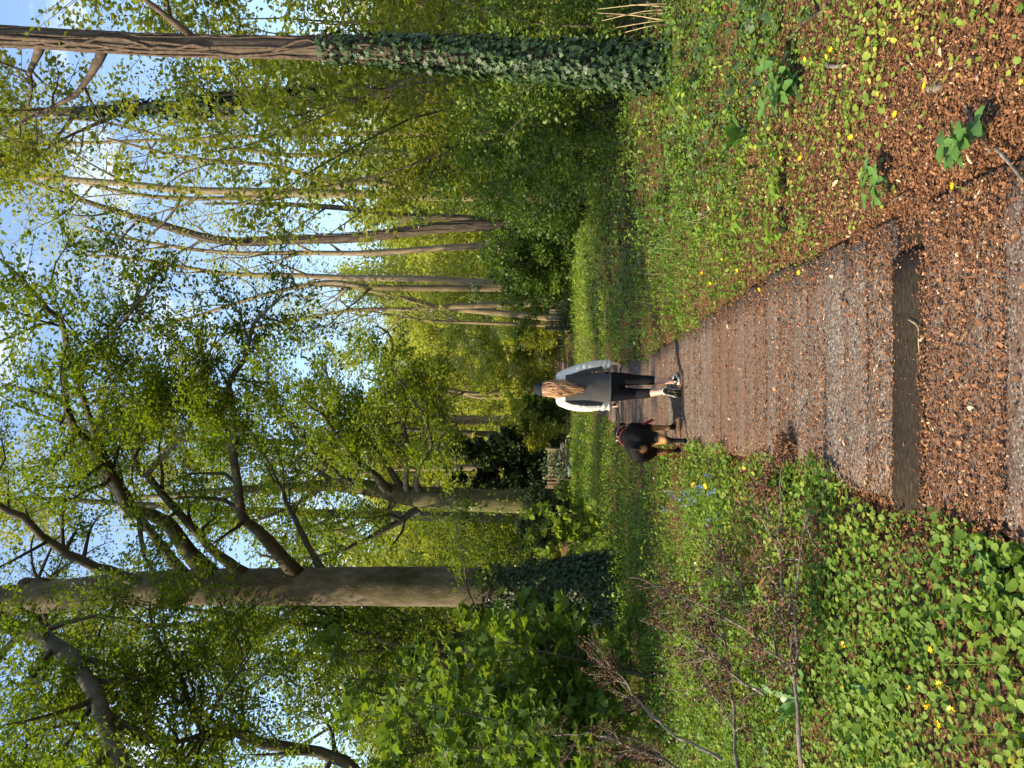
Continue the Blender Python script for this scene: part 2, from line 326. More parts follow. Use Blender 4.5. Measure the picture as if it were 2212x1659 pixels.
for k in range(170):
    y = Y0 + k * PITCH_Y + DEPTH / 2
    if y > 48: break
    if k == 9:
        V, T = plank_mesh('plank', M['bare_board'], 1.12, .285, 9); o = mesh_obj('plank', V, T, M['bare_board'], path); o['label'] = 'bare dark board with its grit worn off'
        o.location = (.005, y, .012); rows.append((y, o)); continue
    if k < 4: o = protos[k]
    else:
        o = protos[k % 4].copy(); COL.objects.link(o)
    sl_ = (pathx(y + .3) - pathx(y - .3)) / .6
    o.location = (pathx(y) + rng.normal(0, .018), y, rng.normal(.004, .0025)); o.rotation_euler = (rng.normal(0, .006), rng.normal(0, .003), -math.atan(sl_) + rng.normal(0, .006))
    o.scale = (1 + rng.normal(0, .012) + .03 * (y < 8), 1, 1); rows.append((y, o))
# farther than this the boards are too thin to tell apart: one sheet
yy = np.linspace(47.7, 148, 120); zf = .006 + .25 * np.clip(yy - 105, 0, 99); wv = .66
V = np.concatenate([np.column_stack([pathx(yy) - wv, yy, zf]), np.column_stack([pathx(yy) + wv, yy, zf])]); i = np.arange(119)
M['far_boards'] = noise_mat('far_boards', [(.3, (.16, .10, .065)), (.7, (.30, .20, .14))], 3, 5, .9, 0, None, (.3, 1.5, 1))
kind(mesh_obj('far_boards', V, np.stack([i, i + 120, i + 121, i + 1], 1), M['far_boards'], path), 'stuff')

# ------------------------------------------------------------------ trees
UP = np.array([0, 0, 1.])
def grow(p, d, L, n, wander=.18, up=.05, droop=0.0):
    P = [np.array(p, float)]; d = unit(np.array(d, float)); st = L / n
    for i in range(n):
        d = unit(d + rng.normal(0, wander, 3) + UP * (up - droop * i / n)); P.append(P[-1] + d * st)
    return np.array(P)
class Foliage:
    def __init__(s): s.p, s.d = [], []
    def twig(s, P, n):
        t = rng.uniform(.15, 1.0, n) * (len(P) - 1); i = np.minimum(t.astype(int), len(P) - 2); f = (t - i)[:, None]
        s.p.append(P[i] * (1 - f) + P[i + 1] * f); s.d.append(P[i + 1] - P[i])
    def build(s, name, mat, tmpl, size, spread, parent, flat=.55, tone=(.5, .2), keep=None, stuff=True):
        if not s.p: return None
        P = np.concatenate(s.p); D = unit(np.concatenate(s.d)); k = len(P)
        P = P + rng.normal(0, spread, (k, 3)) * np.array([1, 1, .6])
        if keep is not None: m = keep(P); P, D = P[m], D[m]; k = len(P)
        N = UP[None] + rng.normal(0, flat, (k, 3)); F = D + rng.normal(0, .7, (k, 3)) - UP * .15
        S = size * rng.uniform(.65, 1.25, k)
        tn = np.clip(tone[0] + vnoise(P[:, 0] + P[:, 2] * .7, P[:, 1] - P[:, 2] * .5, 1.3, 3) * tone[1] + rng.normal(0, tone[1] * .7, k), 0, 1)
        V, T, c = scatter(tmpl, P, frames(N, F), S, tn)
        o = mesh_obj(name, V, T, mat, None, c); keep_world(o, parent); 
        if stuff: o['kind'] = 'stuff'
        return o
def sub_branches(acc, fol, P, r0, r1, n1, L1, n2, L2, leaves, start=.2, wander=.22, up=.04, seg=3, spreadang=.9, twigs=True):
    """side branches with twigs along a limb polyline; twigs carry leaves"""
    k = len(P)
    for a in range(n1):
        t = start + (1 - start) * (a + rng.uniform(0, 1)) / n1; x = t * (k - 1); i = min(int(x), k - 2); p = P[i] + (P[i + 1] - P[i]) * (x - i)
        tg = unit(P[i + 1] - P[i]); rr = (r0 + (r1 - r0) * t) * .55
        q = unit(np.cross(tg, rng.normal(size=3))); q[2] *= .5
        d = unit(tg * .5 + q * spreadang)
        L = L1 * rng.uniform(.6, 1.25) * (1 - .45 * t); S = grow(p, d, L, 4, wander, up)
        acc.add(*tube(S, np.linspace(max(rr, .010), .005, len(S)), seg, 0, 1, False))
        for b in range(n2):
            x = rng.uniform(.25, 1) * (len(S) - 1); i = min(int(x), len(S) - 2); p2 = S[i] + (S[i + 1] - S[i]) * (x - i)
            q = unit(np.cross(S[i + 1] - S[i], rng.normal(size=3))); q[2] *= .4
            W = grow(p2, unit(unit(S[i + 1] - S[i]) * .6 + q * .8), L2 * rng.uniform(.6, 1.3), 3, .25, .02)
            if twigs: acc.add(*tube(W[::3], (.006, .003), 3, 0, 1, False))
            fol.twig(W, max(1, int(leaves * rng.uniform(.6, 1.4))))
        fol.twig(S, int(leaves * .8))

def add_limb(tree, fol, P, r0, r1, bark, n1, L1, n2, L2, leaves, seg=8, name='limb', n=22, **kw):
    acc = Acc(); C = catmull(P, n)
    C[1:-1] += rng.normal(0, r0 * .12, (n - 2, 3))
    R = r0 + (r1 - r0) * np.linspace(0, 1, n) ** .75
    R[:3] *= (1.5, 1.25, 1.1)
    acc.add(*tube(C, R, seg, .05, 1))
    sub_branches(acc, fol, C, r0, r1, n1, L1, n2, L2, leaves, **kw)
    return acc.build(name, bark, tree, True)

def add_trunk(tree, P, R, bark, seg=14, n=40, rough=.025, name='trunk', flare=0):
    C = catmull(P, n); t = np.linspace(0, 1, n); Rr = np.interp(t, np.linspace(0, 1, len(R)), R)
    a = Acc(); V, T = tube(C, Rr, seg, rough, 1); a.add(V, T); o = a.build(name, bark, tree, True); return C, Rr, o

def ivy_on(tree, C, R, t0, t1, n, size, thick=(.03, .12), mat='ivy_leaf', tone=.45, name='ivy', tmpl=IVY, taper=True):
    t = rng.uniform(t0, t1, n); 
    if taper: t = t0 + (t1 - t0) * rng.beta(1, 1.25, n)
    x = t * (len(C) - 1); i = np.minimum(x.astype(int), len(C) - 2); f = (x - i)[:, None]
    p = C[i] * (1 - f) + C[i + 1] * f; r = np.interp(x, np.arange(len(C)), R)
    a = rng.uniform(0, 2 * np.pi, n); d = np.column_stack([np.cos(a), np.sin(a), np.zeros(n)])
    # patchy cover: keep by angle/height noise
    kp = rng.uniform(0, 1, n) < .62 + .5 * vnoise(a * 1.3, p[:, 2], 1.0, 5) + .5 * (1 - (t - t0) / (t1 - t0)) - .15
    fall = (1 - (t - t0) / (t1 - t0))
    P = p + d * (r + thick[0] + rng.uniform(0, 1, n) * (thick[1] - thick[0]) * (.4 + fall))[:, None]
    N = d + UP * .45 + rng.normal(0, .3, (n, 3)); F = np.tile(-UP, (n, 1)) + rng.normal(0, .45, (n, 3))
    tn = np.clip(tone + rng.normal(0, .16, n) + .1 * vnoise(a, p[:, 2], 1.5, 2), 0, 1); tn[rng.uniform(0, 1, n) < .02] = 1
    V, T, c = scatter(tmpl, P[kp], frames(N[kp], F[kp]), size * rng.uniform(.6, 1.3, kp.sum()), tn[kp])
    o = mesh_obj(name, V, T, M[mat], None, c); keep_world(o, tree); o['kind'] = 'stuff'; return o
def vines_on(tree, C, R, t0, t1, n):
    acc = Acc(); k = len(C)
    for _ in range(n):
        a = rng.uniform(0, 6.28); ta, tb = sorted(rng.uniform(t0, t1, 2)); tb = min(t1, ta + max(.15, tb - ta)); tt = np.linspace(ta, tb, 22) * (k - 1)
        i = np.minimum(tt.astype(int), k - 2); f = (tt - i)[:, None]; p = C[i] * (1 - f) + C[i + 1] * f; r = np.interp(tt, np.arange(k), R)
        ang = a + np.cumsum(rng.normal(0, .22, 22)) + np.linspace(0, rng.normal(0, .8), 22)
        rad = r + rng.uniform(.0, .02); acc.add(*tube(p + np.column_stack([np.cos(ang) * rad, np.sin(ang) * rad, np.zeros(22)]), rng.uniform(.006, .022), 5, .15, 1, False))
    return acc.build('vine', M['vine'], tree, True)

# --- big beech on the left, ivy round its foot
def beech_near():
    Y = 15.0; b = gp(1345, 1270); b = np.array([b[0], Y, 0]); t = empty('beech_tree', b)
    tag(t, 'big smooth-barked beech with ivy round its foot beside the left verge', 'tree')
    axis = [np.array([b[0], Y, -.1])] + [pt(x, y, Y) for x, y in [(1250, 1270), (1150, 1270), (980, 1268), (780, 1266), (600, 1267), (300, 1272), (100, 1290), (0, 1297), (-160, 1302), (-380, 1292), (-700, 1270)]]
    C, R, _ = add_trunk(t, axis, [.62, .50, .41, .375, .37, .36, .345, .32, .30, .28, .24, .2, .12], M['beech_bark'], 22, 60, .012)
    fol = Foliage(); B = M['branch_bark']
    def L(pts, r0, r1, n1=12, L1=1.7, n2=7, L2=.7, lv=46, **kw):
        add_limb(t, fol, [pt(x, y, d) for x, y, d in pts], r0, r1, B, n1, L1, n2, L2, lv, **kw)
    L([(650, 1250, 15), (560, 1150, 14.3), (520, 1106, 14), (507, 1000, 13.4), (500, 886, 12.8), (493, 836, 12.5), (520, 786, 12.2), (553, 693, 11.6), (600, 650, 11.3)], .12, .02, 18, 1.5, 7)
    L([(530, 1245, 15), (460, 1189, 14.5), (383, 1106, 14), (297, 1000, 13), (298, 953, 12.6), (320, 873, 12.2), (330, 830, 12)], .11, .02, 14)
    L([(313, 1026, 13.2), (403, 933, 12.8), (413, 893, 12.6), (440, 800, 12.2), (470, 720, 11.8)], .05, .012, 14)
    L([(450, 1240, 15), (340, 1113, 13.8), (283, 1106, 13.4), (233, 1013, 12.6), (153, 903, 11.8), (137, 836, 11.4), (140, 720, 11), (100, 666, 10.6), (0, 560, 10)], .14, .02, 20, 1.7, 7)
    L([(400, 1245, 15), (303, 1119, 14), (223, 980, 13), (180, 863, 12.2), (160, 790, 11.8), (200, 753, 11.6), (283, 676, 11.2), (330, 620, 11)], .09, .015, 18)
    L([(340, 1268, 15), (167, 1206, 14.2), (33, 1109, 13.4), (-100, 1020, 12.8), (-220, 900, 12.3)], .11, .03, 16, 1.8, 6)
    L([(-120, 1308, 15), (-40, 1335, 14), (20, 1355, 13), (83, 1373, 12), (143, 1413, 11.2), (180, 1459, 10.6), (213, 1523, 10), (233, 1589, 9.6), (267, 1659, 9.2), (340, 1780, 8.8)], .16, .085, 22, 1.6, 7)
    L([(240, 1275, 15), (247, 1306, 14.4), (223, 1346, 14), (207, 1400, 13.6), (215, 1470, 13.2)], .05, .015, 9, 1.2, 5)
    L([(560, 1300, 15), (520, 1340, 14.6), (540, 1400, 14.2), (500, 1460, 13.8)], .035, .01, 10, 1.0, 5)
    L([(660, 1300, 15.1), (620, 1330, 15), (600, 1400, 15.4), (640, 1470, 15.8)], .03, .01, 10, 1.0, 5)
    L([(700, 1240, 15), (640, 1130, 15.6), (600, 1040, 16.2), (560, 960, 16.8), (520, 900, 17)], .07, .015, 14, 1.4, 5)
    # low leafy spray hanging across the trunk above the ivy
    L([(1030, 1320, 14.6), (1010, 1270, 14.1), (1000, 1200, 13.8), (985, 1130, 13.6), (1010, 1080, 13.5)], .02, .006, 9, .5, 4, .3, 14)
    L([(1050, 1300, 14.5), (1060, 1250, 14.2), (1045, 1200, 14)], .012, .005, 6, .4, 3, .2, 12)
    for k in range(6):      # limbs higher up and round the back, above the picture
        z = rng.uniform(9, 17); a = rng.uniform(0, 6.28); c = np.array([b[0], Y, z]); d = np.array([math.cos(a), math.sin(a), .35])
        P = grow(c, d, rng.uniform(4, 6.5), 7, .12, .02); add_limb(t, fol, P, .1, .02, B, 14, 1.9, 6, .8, 20)
    fol.build('crown', M['beech_leaf'], OV2, .074, .085, t, .55, (.5, .2))
    ivy_on(t, C, R, .0, .25, 9500, .075, (.02, .15), tone=.26)
beech_near()

# --- second beech of which only boughs reach in from the left edge
def beech_edge():
    b = np.array([-8.2, 12.5, 0]); t = empty('beech_tree', b); tag(t, 'beech outside the left edge whose dark crooked boughs reach into the picture', 'tree')
    C, R, _ = add_trunk(t, [b - UP * .1, b + [0, 0, 3], b + [.2, .1, 6], b + [.1, 0, 10], b + [-.2, 0, 14]], [.4, .3, .27, .2, .08], M['beech_bark'], 14, 30)
    fol = Foliage(); B = M['branch_bark']
    def L(pts, r0, r1, n1=12, L1=1.5, n2=6, L2=.6, lv=38, **kw): add_limb(t, fol, [pt(x, y, d) for x, y, d in pts], r0, r1, B, n1, L1, n2, L2, lv, **kw)
    L([(900, 1960, 12.5), (800, 1740, 12.2), (733, 1640, 12), (567, 1606, 11.7), (493, 1576, 11.6), (440, 1576, 11.5), (393, 1466, 11.4), (333, 1360, 11.3), (325, 1300, 11.2)], .14, .015, 26, 1.3, 6)
    L([(493, 1576, 11.6), (430, 1590, 11.3), (370, 1600, 11), (300, 1560, 10.8), (250, 1600, 10.5)], .06, .015, 14)
    L([(440, 1576, 11.5), (480, 1500, 11.4), (510, 1460, 11.3), (540, 1420, 11.2)], .04, .012, 12)
    L([(600, 1960, 12.5), (480, 1760, 12), (400, 1660, 11.6), (330, 1600, 11.2), (160, 1560, 10.6), (60, 1590, 10.2)], .1, .02, 20, 1.4, 6)
    L([(1000, 1960, 12.5), (960, 1750, 12), (930, 1640, 11.8), (900, 1560, 11.8), (820, 1500, 11.8), (760, 1480, 11.8)], .06, .01, 22, 1.2, 6, .5, 10)
    L([(1080, 1960, 12.5), (1060, 1760, 11.8), (1040, 1660, 11.4), (1010, 1580, 11.2), (960, 1540, 11.2)], .05, .01, 18, 1.1, 6, .5, 10)
    for k in range(6):
        z = rng.uniform(7, 13); a = rng.uniform(-1.2, 1.2); P = grow(b + [0, 0, z], [math.cos(a), math.sin(a), .4], rng.uniform(3, 5), 6, .12, .02); add_limb(t, fol, P, .09, .02, B, 14, 1.7, 6, .7, 22)
    fol.build('crown', M['beech_leaf'], OV2, .072, .085, t, .55, (.45, .2))
beech_edge()

# --- old beech further along with snaking boughs
def beech_old():
    Y = 34.0; g = gp(1246, 1085); b = np.array([g[0], Y, 0]); t = empty('beech_tree', b)
    tag(t, 'stout mossy beech with snaking boughs beside the short fence panels', 'tree')
    axis = [np.array([b[0], Y, -.2])] + [pt(x, y, Y) for x, y in [(1180, 1083), (1080, 1083), (980, 1078), (890, 1072), (820, 1058), (740, 1048), (640, 1052), (480, 1060), (300, 1075)]]
    C, R, _ = add_trunk(t, axis, [.66, .56, .50, .48, .45, .36, .3, .22, .15, .08], M['moss_bark'], 18, 40, .03)
    fol = Foliage(); B = M['branch_bark']
    def L(pts, r0, r1, n1=14, L1=2.4, n2=6, L2=1.0, lv=24, twigs=False, **kw): add_limb(t, fol, [pt(x, y, d) for x, y, d in pts], r0, r1, B, n1, L1, n2, L2, lv, **kw)
    L([(905, 1062, 34), (900, 1043, 33), (904, 1010, 32.5), (927, 976, 32), (930, 946, 31.6), (917, 903, 31), (897, 870, 30.5), (870, 830, 30), (847, 800, 29.6)], .15, .03, 14)
    L([(880, 1060, 34), (877, 1046, 33.4), (880, 986, 33), (877, 946, 32.6), (864, 886, 32), (847, 836, 31.5), (850, 786, 31), (844, 726, 30.4), (814, 703, 30)], .15, .03, 18)
    L([(850, 1075, 34), (804, 1020, 33), (770, 1000, 32.5), (737, 953, 32), (700, 900, 31.5), (660, 870, 31)], .22, .04, 16)
    L([(870, 1058, 34), (820, 983, 33.4), (787, 936, 33), (764, 913, 32.6), (730, 860, 32), (700, 800, 31.5)], .14, .03, 16)
    L([(905, 1100, 34), (880, 1115, 33.8), (830, 1146, 33.4), (737, 1189, 33), (640, 1210, 32.6), (560, 1200, 32.2)], .2, .05, 14)
    L([(850, 1080, 34), (827, 1113, 34.2), (744, 1143, 34.6), (660, 1150, 35)], .14, .03, 12)
    L([(780, 1055, 34), (700, 1000, 33.5), (640, 930, 33), (600, 880, 32.6), (560, 830, 32.3)], .14, .03, 16)
    L([(740, 1050, 34), (640, 990, 34), (540, 960, 34), (450, 930, 34)], .12, .03, 16)
    L([(700, 1050, 34), (620, 1100, 34), (520, 1130, 33.5), (430, 1120, 33)], .12, .03, 14)
    L([(930, 1060, 34), (985, 1000, 32.8), (960, 940, 32), (950, 880, 31.4), (940, 820, 31)], .07, .015, 10, 1.6)
    fol.build('crown', M['beech_leaf'], OV2, .18, .2, t, .5, (.6, .22))
    ivy_on(t, C, R, .02, .4, 900, .16, (.0, .08), 'shrub_leaf', .6, tmpl=OV2)
beech_old()
# ------------------------------------------------------------------ slender trees, understorey, far wood, fences
TALL = [("tall sunlit tree filling the sky behind the ivy-footed beech's boughs", [(1190, 1120), (900, 1115), (600, 1105), (300, 1090), (150, 1080)], 46), ('tall sunlit tree left of the old beech in the distance', [(1190, 960), (900, 965), (600, 955), (420, 950)], 50), ('tall sunlit tree behind the saplings at the far left', [(1190, 1330), (900, 1330), (600, 1345), (380, 1350)], 44)]
def base_of(x, y, Y): g = pt(x, y, Y); return np.array([g[0], Y, float(hgt(g[0], Y))])
def slender(name, label, stems, bark, leaf, size, limbs=8, L=2.6, lv=5, zlo=.45, ivy=None, vines=0, tmpl=OV2, n1=7, n2=4, spread=.12, tone=(.5, .2), up=.10, ivymat='ivy_leaf', ivysize=.1):
    """stems: list of (display points, Y, r0, r1); the first point is pulled down to the ground"""
    Y = stems[0][1]; b = base_of(*stems[0][0][0], Y); t = empty(name, b); tag(t, label, 'tree'); fol = Foliage()
    for si, (pts, Ys, r0, r1) in enumerate(stems):
        P = [pt(x, y, Ys) for x, y in pts]; P[0] = np.array([P[0][0], Ys, float(hgt(P[0][0], Ys)) - .1])
        d = unit(P[-1] - P[-2]); top = P[-1] + d * 2.5 + rng.normal(0, .3, 3); P.append(top)
        C, R, _ = add_trunk(t, P, np.linspace(r0, r1, 6) * (.85 if bark is M['pale_bark'] else 1), bark, 9, 36, .03, 'trunk' if si == 0 else 'stem')
        C2 = C; k = len(C)
        for a in range(limbs):
            x = (zlo + (1 - zlo) * (a + rng.uniform()) / limbs) * (k - 1); i = min(int(x), k - 2); p = C[i]; rr = R[i] * .5
            ang = rng.uniform(0, 6.28); dd = np.array([math.cos(ang), math.sin(ang), rng.uniform(.5, 1.3)])
            Q = grow(p, dd, L * rng.uniform(.6, 1.3), 6, .14, up)
            add_limb(t, fol, Q, rr, .008, bark, n1, L * .45, n2, L * .22, lv * (1.1 if leaf == 'pale_leaf' and Y < 45 else 2), seg=5, n=10, twigs=Y < 12)
        if ivy: ivy_on(t, C, R, ivy[0], ivy[1], ivy[2], ivysize, (.01, .15), ivymat, .30)
        if vines: vines_on(t, C, R, 0, .9, vines)
    fol.build('crown', M[leaf], tmpl, size, spread, t, .6, tone)
    return t
PB, IB = M['pale_bark'], M['ivy_bark']
slender('ash_tree', 'near straight trunk wrapped in ivy stems and ivy leaves on the right verge',
        [([(1455, 152), (1100, 128), (740, 105), (400, 98), (0, 78), (-350, 60)], 9.5, .135, .09)], IB, 'far_leaf', .085, 9, 2.6, 9, .5, (0, .36, 7500), 44, n1=8, n2=5, spread=.1, ivysize=.066)
slender('ash_tree', 'dark trunk thick with ivy just behind the near ivy trunk on the right',
        [([(1330, 218), (1050, 212), (800, 205), (600, 215), (300, 235), (0, 245)], 18, .2, .07)], IB, 'far_leaf', .11, 10, 3.0, 11, .3, (.35, .75, 3000), 8, n1=8, n2=5, spread=.2, ivysize=.13)
slender('ash_tree', 'thin straight pale tree standing between the ivy trunk and the triple stems',
        [([(1270, 290), (1040, 288), (680, 290), (420, 300), (150, 310)], 25, .12, .04)], PB, 'pale_leaf', .12, 8, 3.0, 4, .45, None, 0)
slender('ash_tree', 'wavering pale tree with a leaning top beside the triple stems',
        [([(1270, 345), (1000, 335), (800, 330), (640, 335), (500, 320), (380, 300), (200, 260)], 26, .12, .04)], PB, 'pale_leaf', .12, 9, 3.0, 4, .4, (0, .35, 1500), 0)
slender('ash_tree', 'tall grey-green triple-stemmed tree with ivy on its foot right of the path',
        [([(1285, 425), (1145, 425), (900, 422), (600, 415), (400, 410), (250, 395), (20, 380)], 22.7, .2, .07),
         ([(1285, 418), (1120, 397), (950, 405), (800, 395), (700, 392), (600, 360), (400, 340)], 23.2, .15, .05),
         ([(1285, 405), (1060, 380), (900, 388), (780, 390), (640, 420), (380, 428), (200, 400)], 23.6, .14, .05)], PB, 'pale_leaf', .1, 7, 3.0, 3, .5, (0, .10, 900), 0, n1=8)
slender('ash_tree', 'leaning pale tree wrapped in old ivy stems right of the path',
        [([(1252, 490), (1190, 483), (960, 490), (780, 512), (620, 518), (480, 520), (330, 480), (200, 440)], 31, .26, .08),
         ([(1252, 500), (1180, 498), (1000, 470), (900, 468), (750, 450), (600, 440)], 31.6, .16, .05)], IB, 'pale_leaf', .13, 8, 3.4, 4, .45, (0, .16, 1200), 12)
slender('ash_tree', 'slim straight tree with an ivy foot next to the old-ivy trunk',
        [([(1252, 530), (1160, 526), (980, 534), (800, 546), (650, 546), (480, 545), (300, 520)], 32.5, .2, .06)], PB, 'pale_leaf', .13, 9, 3.4, 4, .45, (0, .24, 1000), 4)
slender('ash_tree', 'two pale stems rising side by side over the fence on the right',
        [([(1240, 610), (1110, 613), (900, 602), (760, 600), (640, 595), (480, 590), (300, 560)], 38, .24, .08),
         ([(1240, 622), (1110, 622), (950, 622), (800, 620), (700, 610), (560, 640), (400, 690)], 38.5, .25, .06)], PB, 'pale_leaf', .15, 9, 3.8, 5, .45, (.0, .12, 500), 0)
slender('ash_tree', 'forked pale trunk straight behind the right-hand fence',
        [([(1235, 652), (1130, 656), (1000, 660), (940, 662), (860, 640), (740, 620)], 40, .24, .06),
         ([(1235, 690), (1130, 680), (1040, 672), (940, 664), (880, 668), (760, 670), (600, 700)], 40.6, .24, .06),
         ([(1235, 705), (1140, 701), (1000, 696), (900, 690)], 41, .14, .05)], PB, 'pale_leaf', .16, 9, 3.6, 5, .5, None, 0)
slender('ash_tree', 'pair of pale stems leaning apart above the walking woman',
        [([(1200, 846), (1110, 846), (1020, 850), (960, 840), (850, 830)], 60, .26, .08), ([(1200, 858), (1130, 858), (1040, 858), (980, 850), (900, 862)], 61, .24, .08)], PB, 'pale_leaf', .25, 7, 4.5, 8, .4)
slender('ash_tree', 'pale straight trunk nearest the path on its left in the distance',
        [([(1205, 905), (1140, 903), (1000, 903), (935, 900), (800, 905)], 55, .3, .08)], PB, 'pale_leaf', .25, 8, 4.5, 8, .4)
slender('ash_tree', 'second pale straight trunk left of the path in the distance',
        [([(1205, 922), (1075, 916), (1000, 912), (930, 908), (780, 930)], 57, .26, .08)], PB, 'pale_leaf', .25, 8, 4.5, 8, .4)
slender('ash_tree', 'thin dark trunk leaning to the right beyond the left grass verge',
        [([(1180, 945), (1080, 938), (980, 934), (930, 930), (840, 925)], 40, .18, .06)], M['branch_bark'], 'far_leaf', .2, 7, 3.5, 6, .4)
slender('ash_tree', 'pale trunk showing over the dark ivy bush on the left',
        [([(1190, 1005), (1000, 1010), (900, 1012), (800, 1010), (640, 1000)], 52, .3, .1)], PB, 'far_leaf', .24, 9, 4.5, 9, .4)
slender('sycamore_tree', 'dark multi-stemmed tree among saplings at the far left',
        [([(1200, 1405), (1100, 1408), (980, 1400), (860, 1390), (760, 1360), (600, 1340)], 18, .16, .04), ([(1200, 1415), (1080, 1420), (950, 1412), (840, 1400), (720, 1420), (600, 1410)], 18.3, .13, .04),
         ([(1200, 1420), (1090, 1416), (1000, 1440), (900, 1470), (800, 1520)], 18, .09, .03), ([(1200, 1400), (1090, 1392), (1000, 1376), (880, 1362), (800, 1345)], 18.5, .1, .03)], M['branch_bark'], 'beech_leaf', .11, 7, 2.4, 11, .3, None, 0, tone=(.6, .2), spread=.2)

for lab, pts_, Y_ in TALL: slender('beech_tree', lab, [(pts_, Y_, .34, .08)], M['branch_bark'], 'far_leaf', .23, 17, 5.0, 11, .22, n1=8, n2=4, spread=.45, tone=(.72, .2))
# leafy small trees and bushes of the understorey
def bush(name, label, cat, x, y, Y, H, W, nst, leaf, size, lv=12, n1=9, n2=4, tmpl=OV2, tone=(.5, .2), bark='branch_bark', up=.03, r=.03, flat=.7, flowers=0, lo=.12, spread=None):
    b = base_of(x, y, Y); t = empty(name, b); tag(t, label, cat); acc = Acc(); fol = Foliage(); flo = Foliage()
    for s in range(nst):
        a = 6.28 * (s + rng.uniform(0, .8)) / nst; lean = W / H * rng.uniform(.15, 1.0)
        p = b + np.array([math.cos(a), math.sin(a), 0]) * W * .15 * rng.uniform(0, 1) - UP * .05
        P = grow(p, [math.cos(a) * lean, math.sin(a) * lean, 1], H * rng.uniform(.7, 1.05), 7, .10, up)
        acc.add(*tube(P, np.linspace(r * rng.uniform(.6, 1.2), .006, len(P)), 5, .05, 1, False))
        sub_branches(acc, fol, P, r, .006, n1, W * .55, n2, W * .28, lv * 1.5, start=lo, up=.0, seg=3, twigs=Y < 13)
    acc.build('stems', M[bark], t, True)
    if flowers:
        P = np.concatenate(fol.p); D = np.concatenate(fol.d); pick = rng.uniform(0, 1, len(P)) < flowers * (vnoise(P[:, 0], P[:, 2], 1.2, 4) > .1)
        flo.p, flo.d = [P[pick]], [D[pick]]; flo.build('blossom', M['white_petal'], OV2, size * .7, .1, t)
    fol.build('foliage', M[leaf], tmpl, size * 1.15, spread or W * .06, t, flat, tone)
    return t
SY = dict(tmpl=MAPLE, bark='branch_bark')
bush('sycamore_sapling', 'leafy sycamore sapling just left of the ivy-footed beech', 'sapling', 1290, 1420, 14.5, 3.4, 1.1, 4, 'sycamore_leaf', .13, 7, 8, 4, tone=(.6, .2), **SY)
bush('sycamore_sapling', 'tall sycamore sapling with big leaves near the left edge', 'sapling', 1300, 1560, 11.5, 4.6, 1.7, 6, 'sycamore_leaf', .12, 9, 9, 4, tone=(.4, .2), **SY)
bush('sycamore_sapling', 'low sycamore sapling behind the dead bush at the left', 'sapling', 1330, 1480, 10.5, 2.2, 1.4, 6, 'sycamore_leaf', .12, 7, 8, 4, tone=(.55, .2), **SY)
bush('sycamore_sapling', 'sycamore sapling cut by the left edge of the view', 'sapling', 1290, 1655, 9.5, 3.4, 1.3, 5, 'sycamore_leaf', .11, 8, 8, 4, tone=(.4, .2), **SY)
bush('sycamore_sapling', 'small bright sycamore seedling right of the ivy-footed beech', 'sapling', 1270, 1130, 17.5, 1.9, .8, 4, 'sycamore_leaf', .13, 6, 6, 3, tone=(.75, .15), **SY)
bush('hazel_bush', 'leafy bush between the two beeches on the left', 'bush', 1215, 1165, 39, 6.5, 2.2, 8, 'beech_leaf', .13, 12, tone=(.5, .2))
bush('hazel_bush', 'tall bush in the shade behind the ivy-footed beech', 'bush', 1215, 1225, 38, 9, 2.6, 8, 'beech_leaf', .14, 13, tone=(.5, .2))
bush('hazel_bush', 'bushy yellow-green thicket behind the left saplings', 'bush', 1210, 1370, 27, 8, 3.2, 9, 'far_leaf', .15, 14, tone=(.45, .2))
bush('hazel_bush', 'bushy thicket far left behind the multi-stemmed tree', 'bush', 1210, 1490, 24, 8, 3.0, 9, 'far_leaf', .14, 14, tone=(.35, .2))
bush('hazel_bush', 'tall leafy bush rising at the left edge behind the saplings', 'bush', 1215, 1610, 20, 8, 2.6, 9, 'beech_leaf', .13, 14, tone=(.5, .2))
bush('elder_bush', 'dark low bush at the foot of the left fence panels', 'bush', 1260, 1120, 28, 2.2, 1.4, 7, 'dark_leaf', .12, 12, tone=(.7, .2))
bush('elm_tree', 'leafy young tree with light green crown behind the near ivy trunk', 'tree', 1330, 60, 13, 8.5, 2.4, 8, 'far_leaf', .10, 15, 11, 5, tone=(.45, .2), r=.05, lo=.08)
bush('elm_tree', 'leafy young tree with airy yellow-green crown between the ivy trunks', 'tree', 1310, 175, 17, 11, 2.8, 8, 'far_leaf', .115, 17, 12, 5, tone=(.55, .2), r=.06, lo=.08)
bush('elm_tree', 'young tree in fresh leaf left of the dark ivy trunk', 'tree', 1290, 262, 21, 7.5, 2.2, 7, 'far_leaf', .125, 15, 11, 5, tone=(.5, .2), r=.05, lo=.08)
bush('elm_tree', 'tall leafy tree at the right edge behind everything else', 'tree', 1290, 20, 20, 13, 3.2, 8, 'far_leaf', .13, 15, 12, 5, tone=(.6, .2), r=.06, lo=.1)
bush('hawthorn_bush', 'dense green bush behind the ivy bank near the right edge', 'bush', 1400, 30, 10.5, 2.8, 1.5, 8, 'shrub_leaf', .065, 17, 10, 5, tone=(.5, .2), lo=.05)
bush('hawthorn_bush', 'dense green bush with thin red-brown stems right of the thin pale tree', 'bush', 1330, 215, 14.5, 3.4, 1.6, 8, 'shrub_leaf', .075, 16, 10, 5, tone=(.5, .2), lo=.05)
bush('hawthorn_bush', 'round-leaved bush below the wavering pale tree', 'bush', 1300, 310, 18, 3.6, 1.9, 8, 'shrub_leaf', .09, 16, 10, 5, tone=(.55, .2), lo=.05)
bush('hawthorn_bush', 'dark leafy bush with a few white blossoms beside the triple-stemmed tree', 'bush', 1290, 365, 21, 5.2, 1.8, 8, 'shrub_leaf', .1, 16, 10, 5, tone=(.35, .2), flowers=.12, lo=.05)
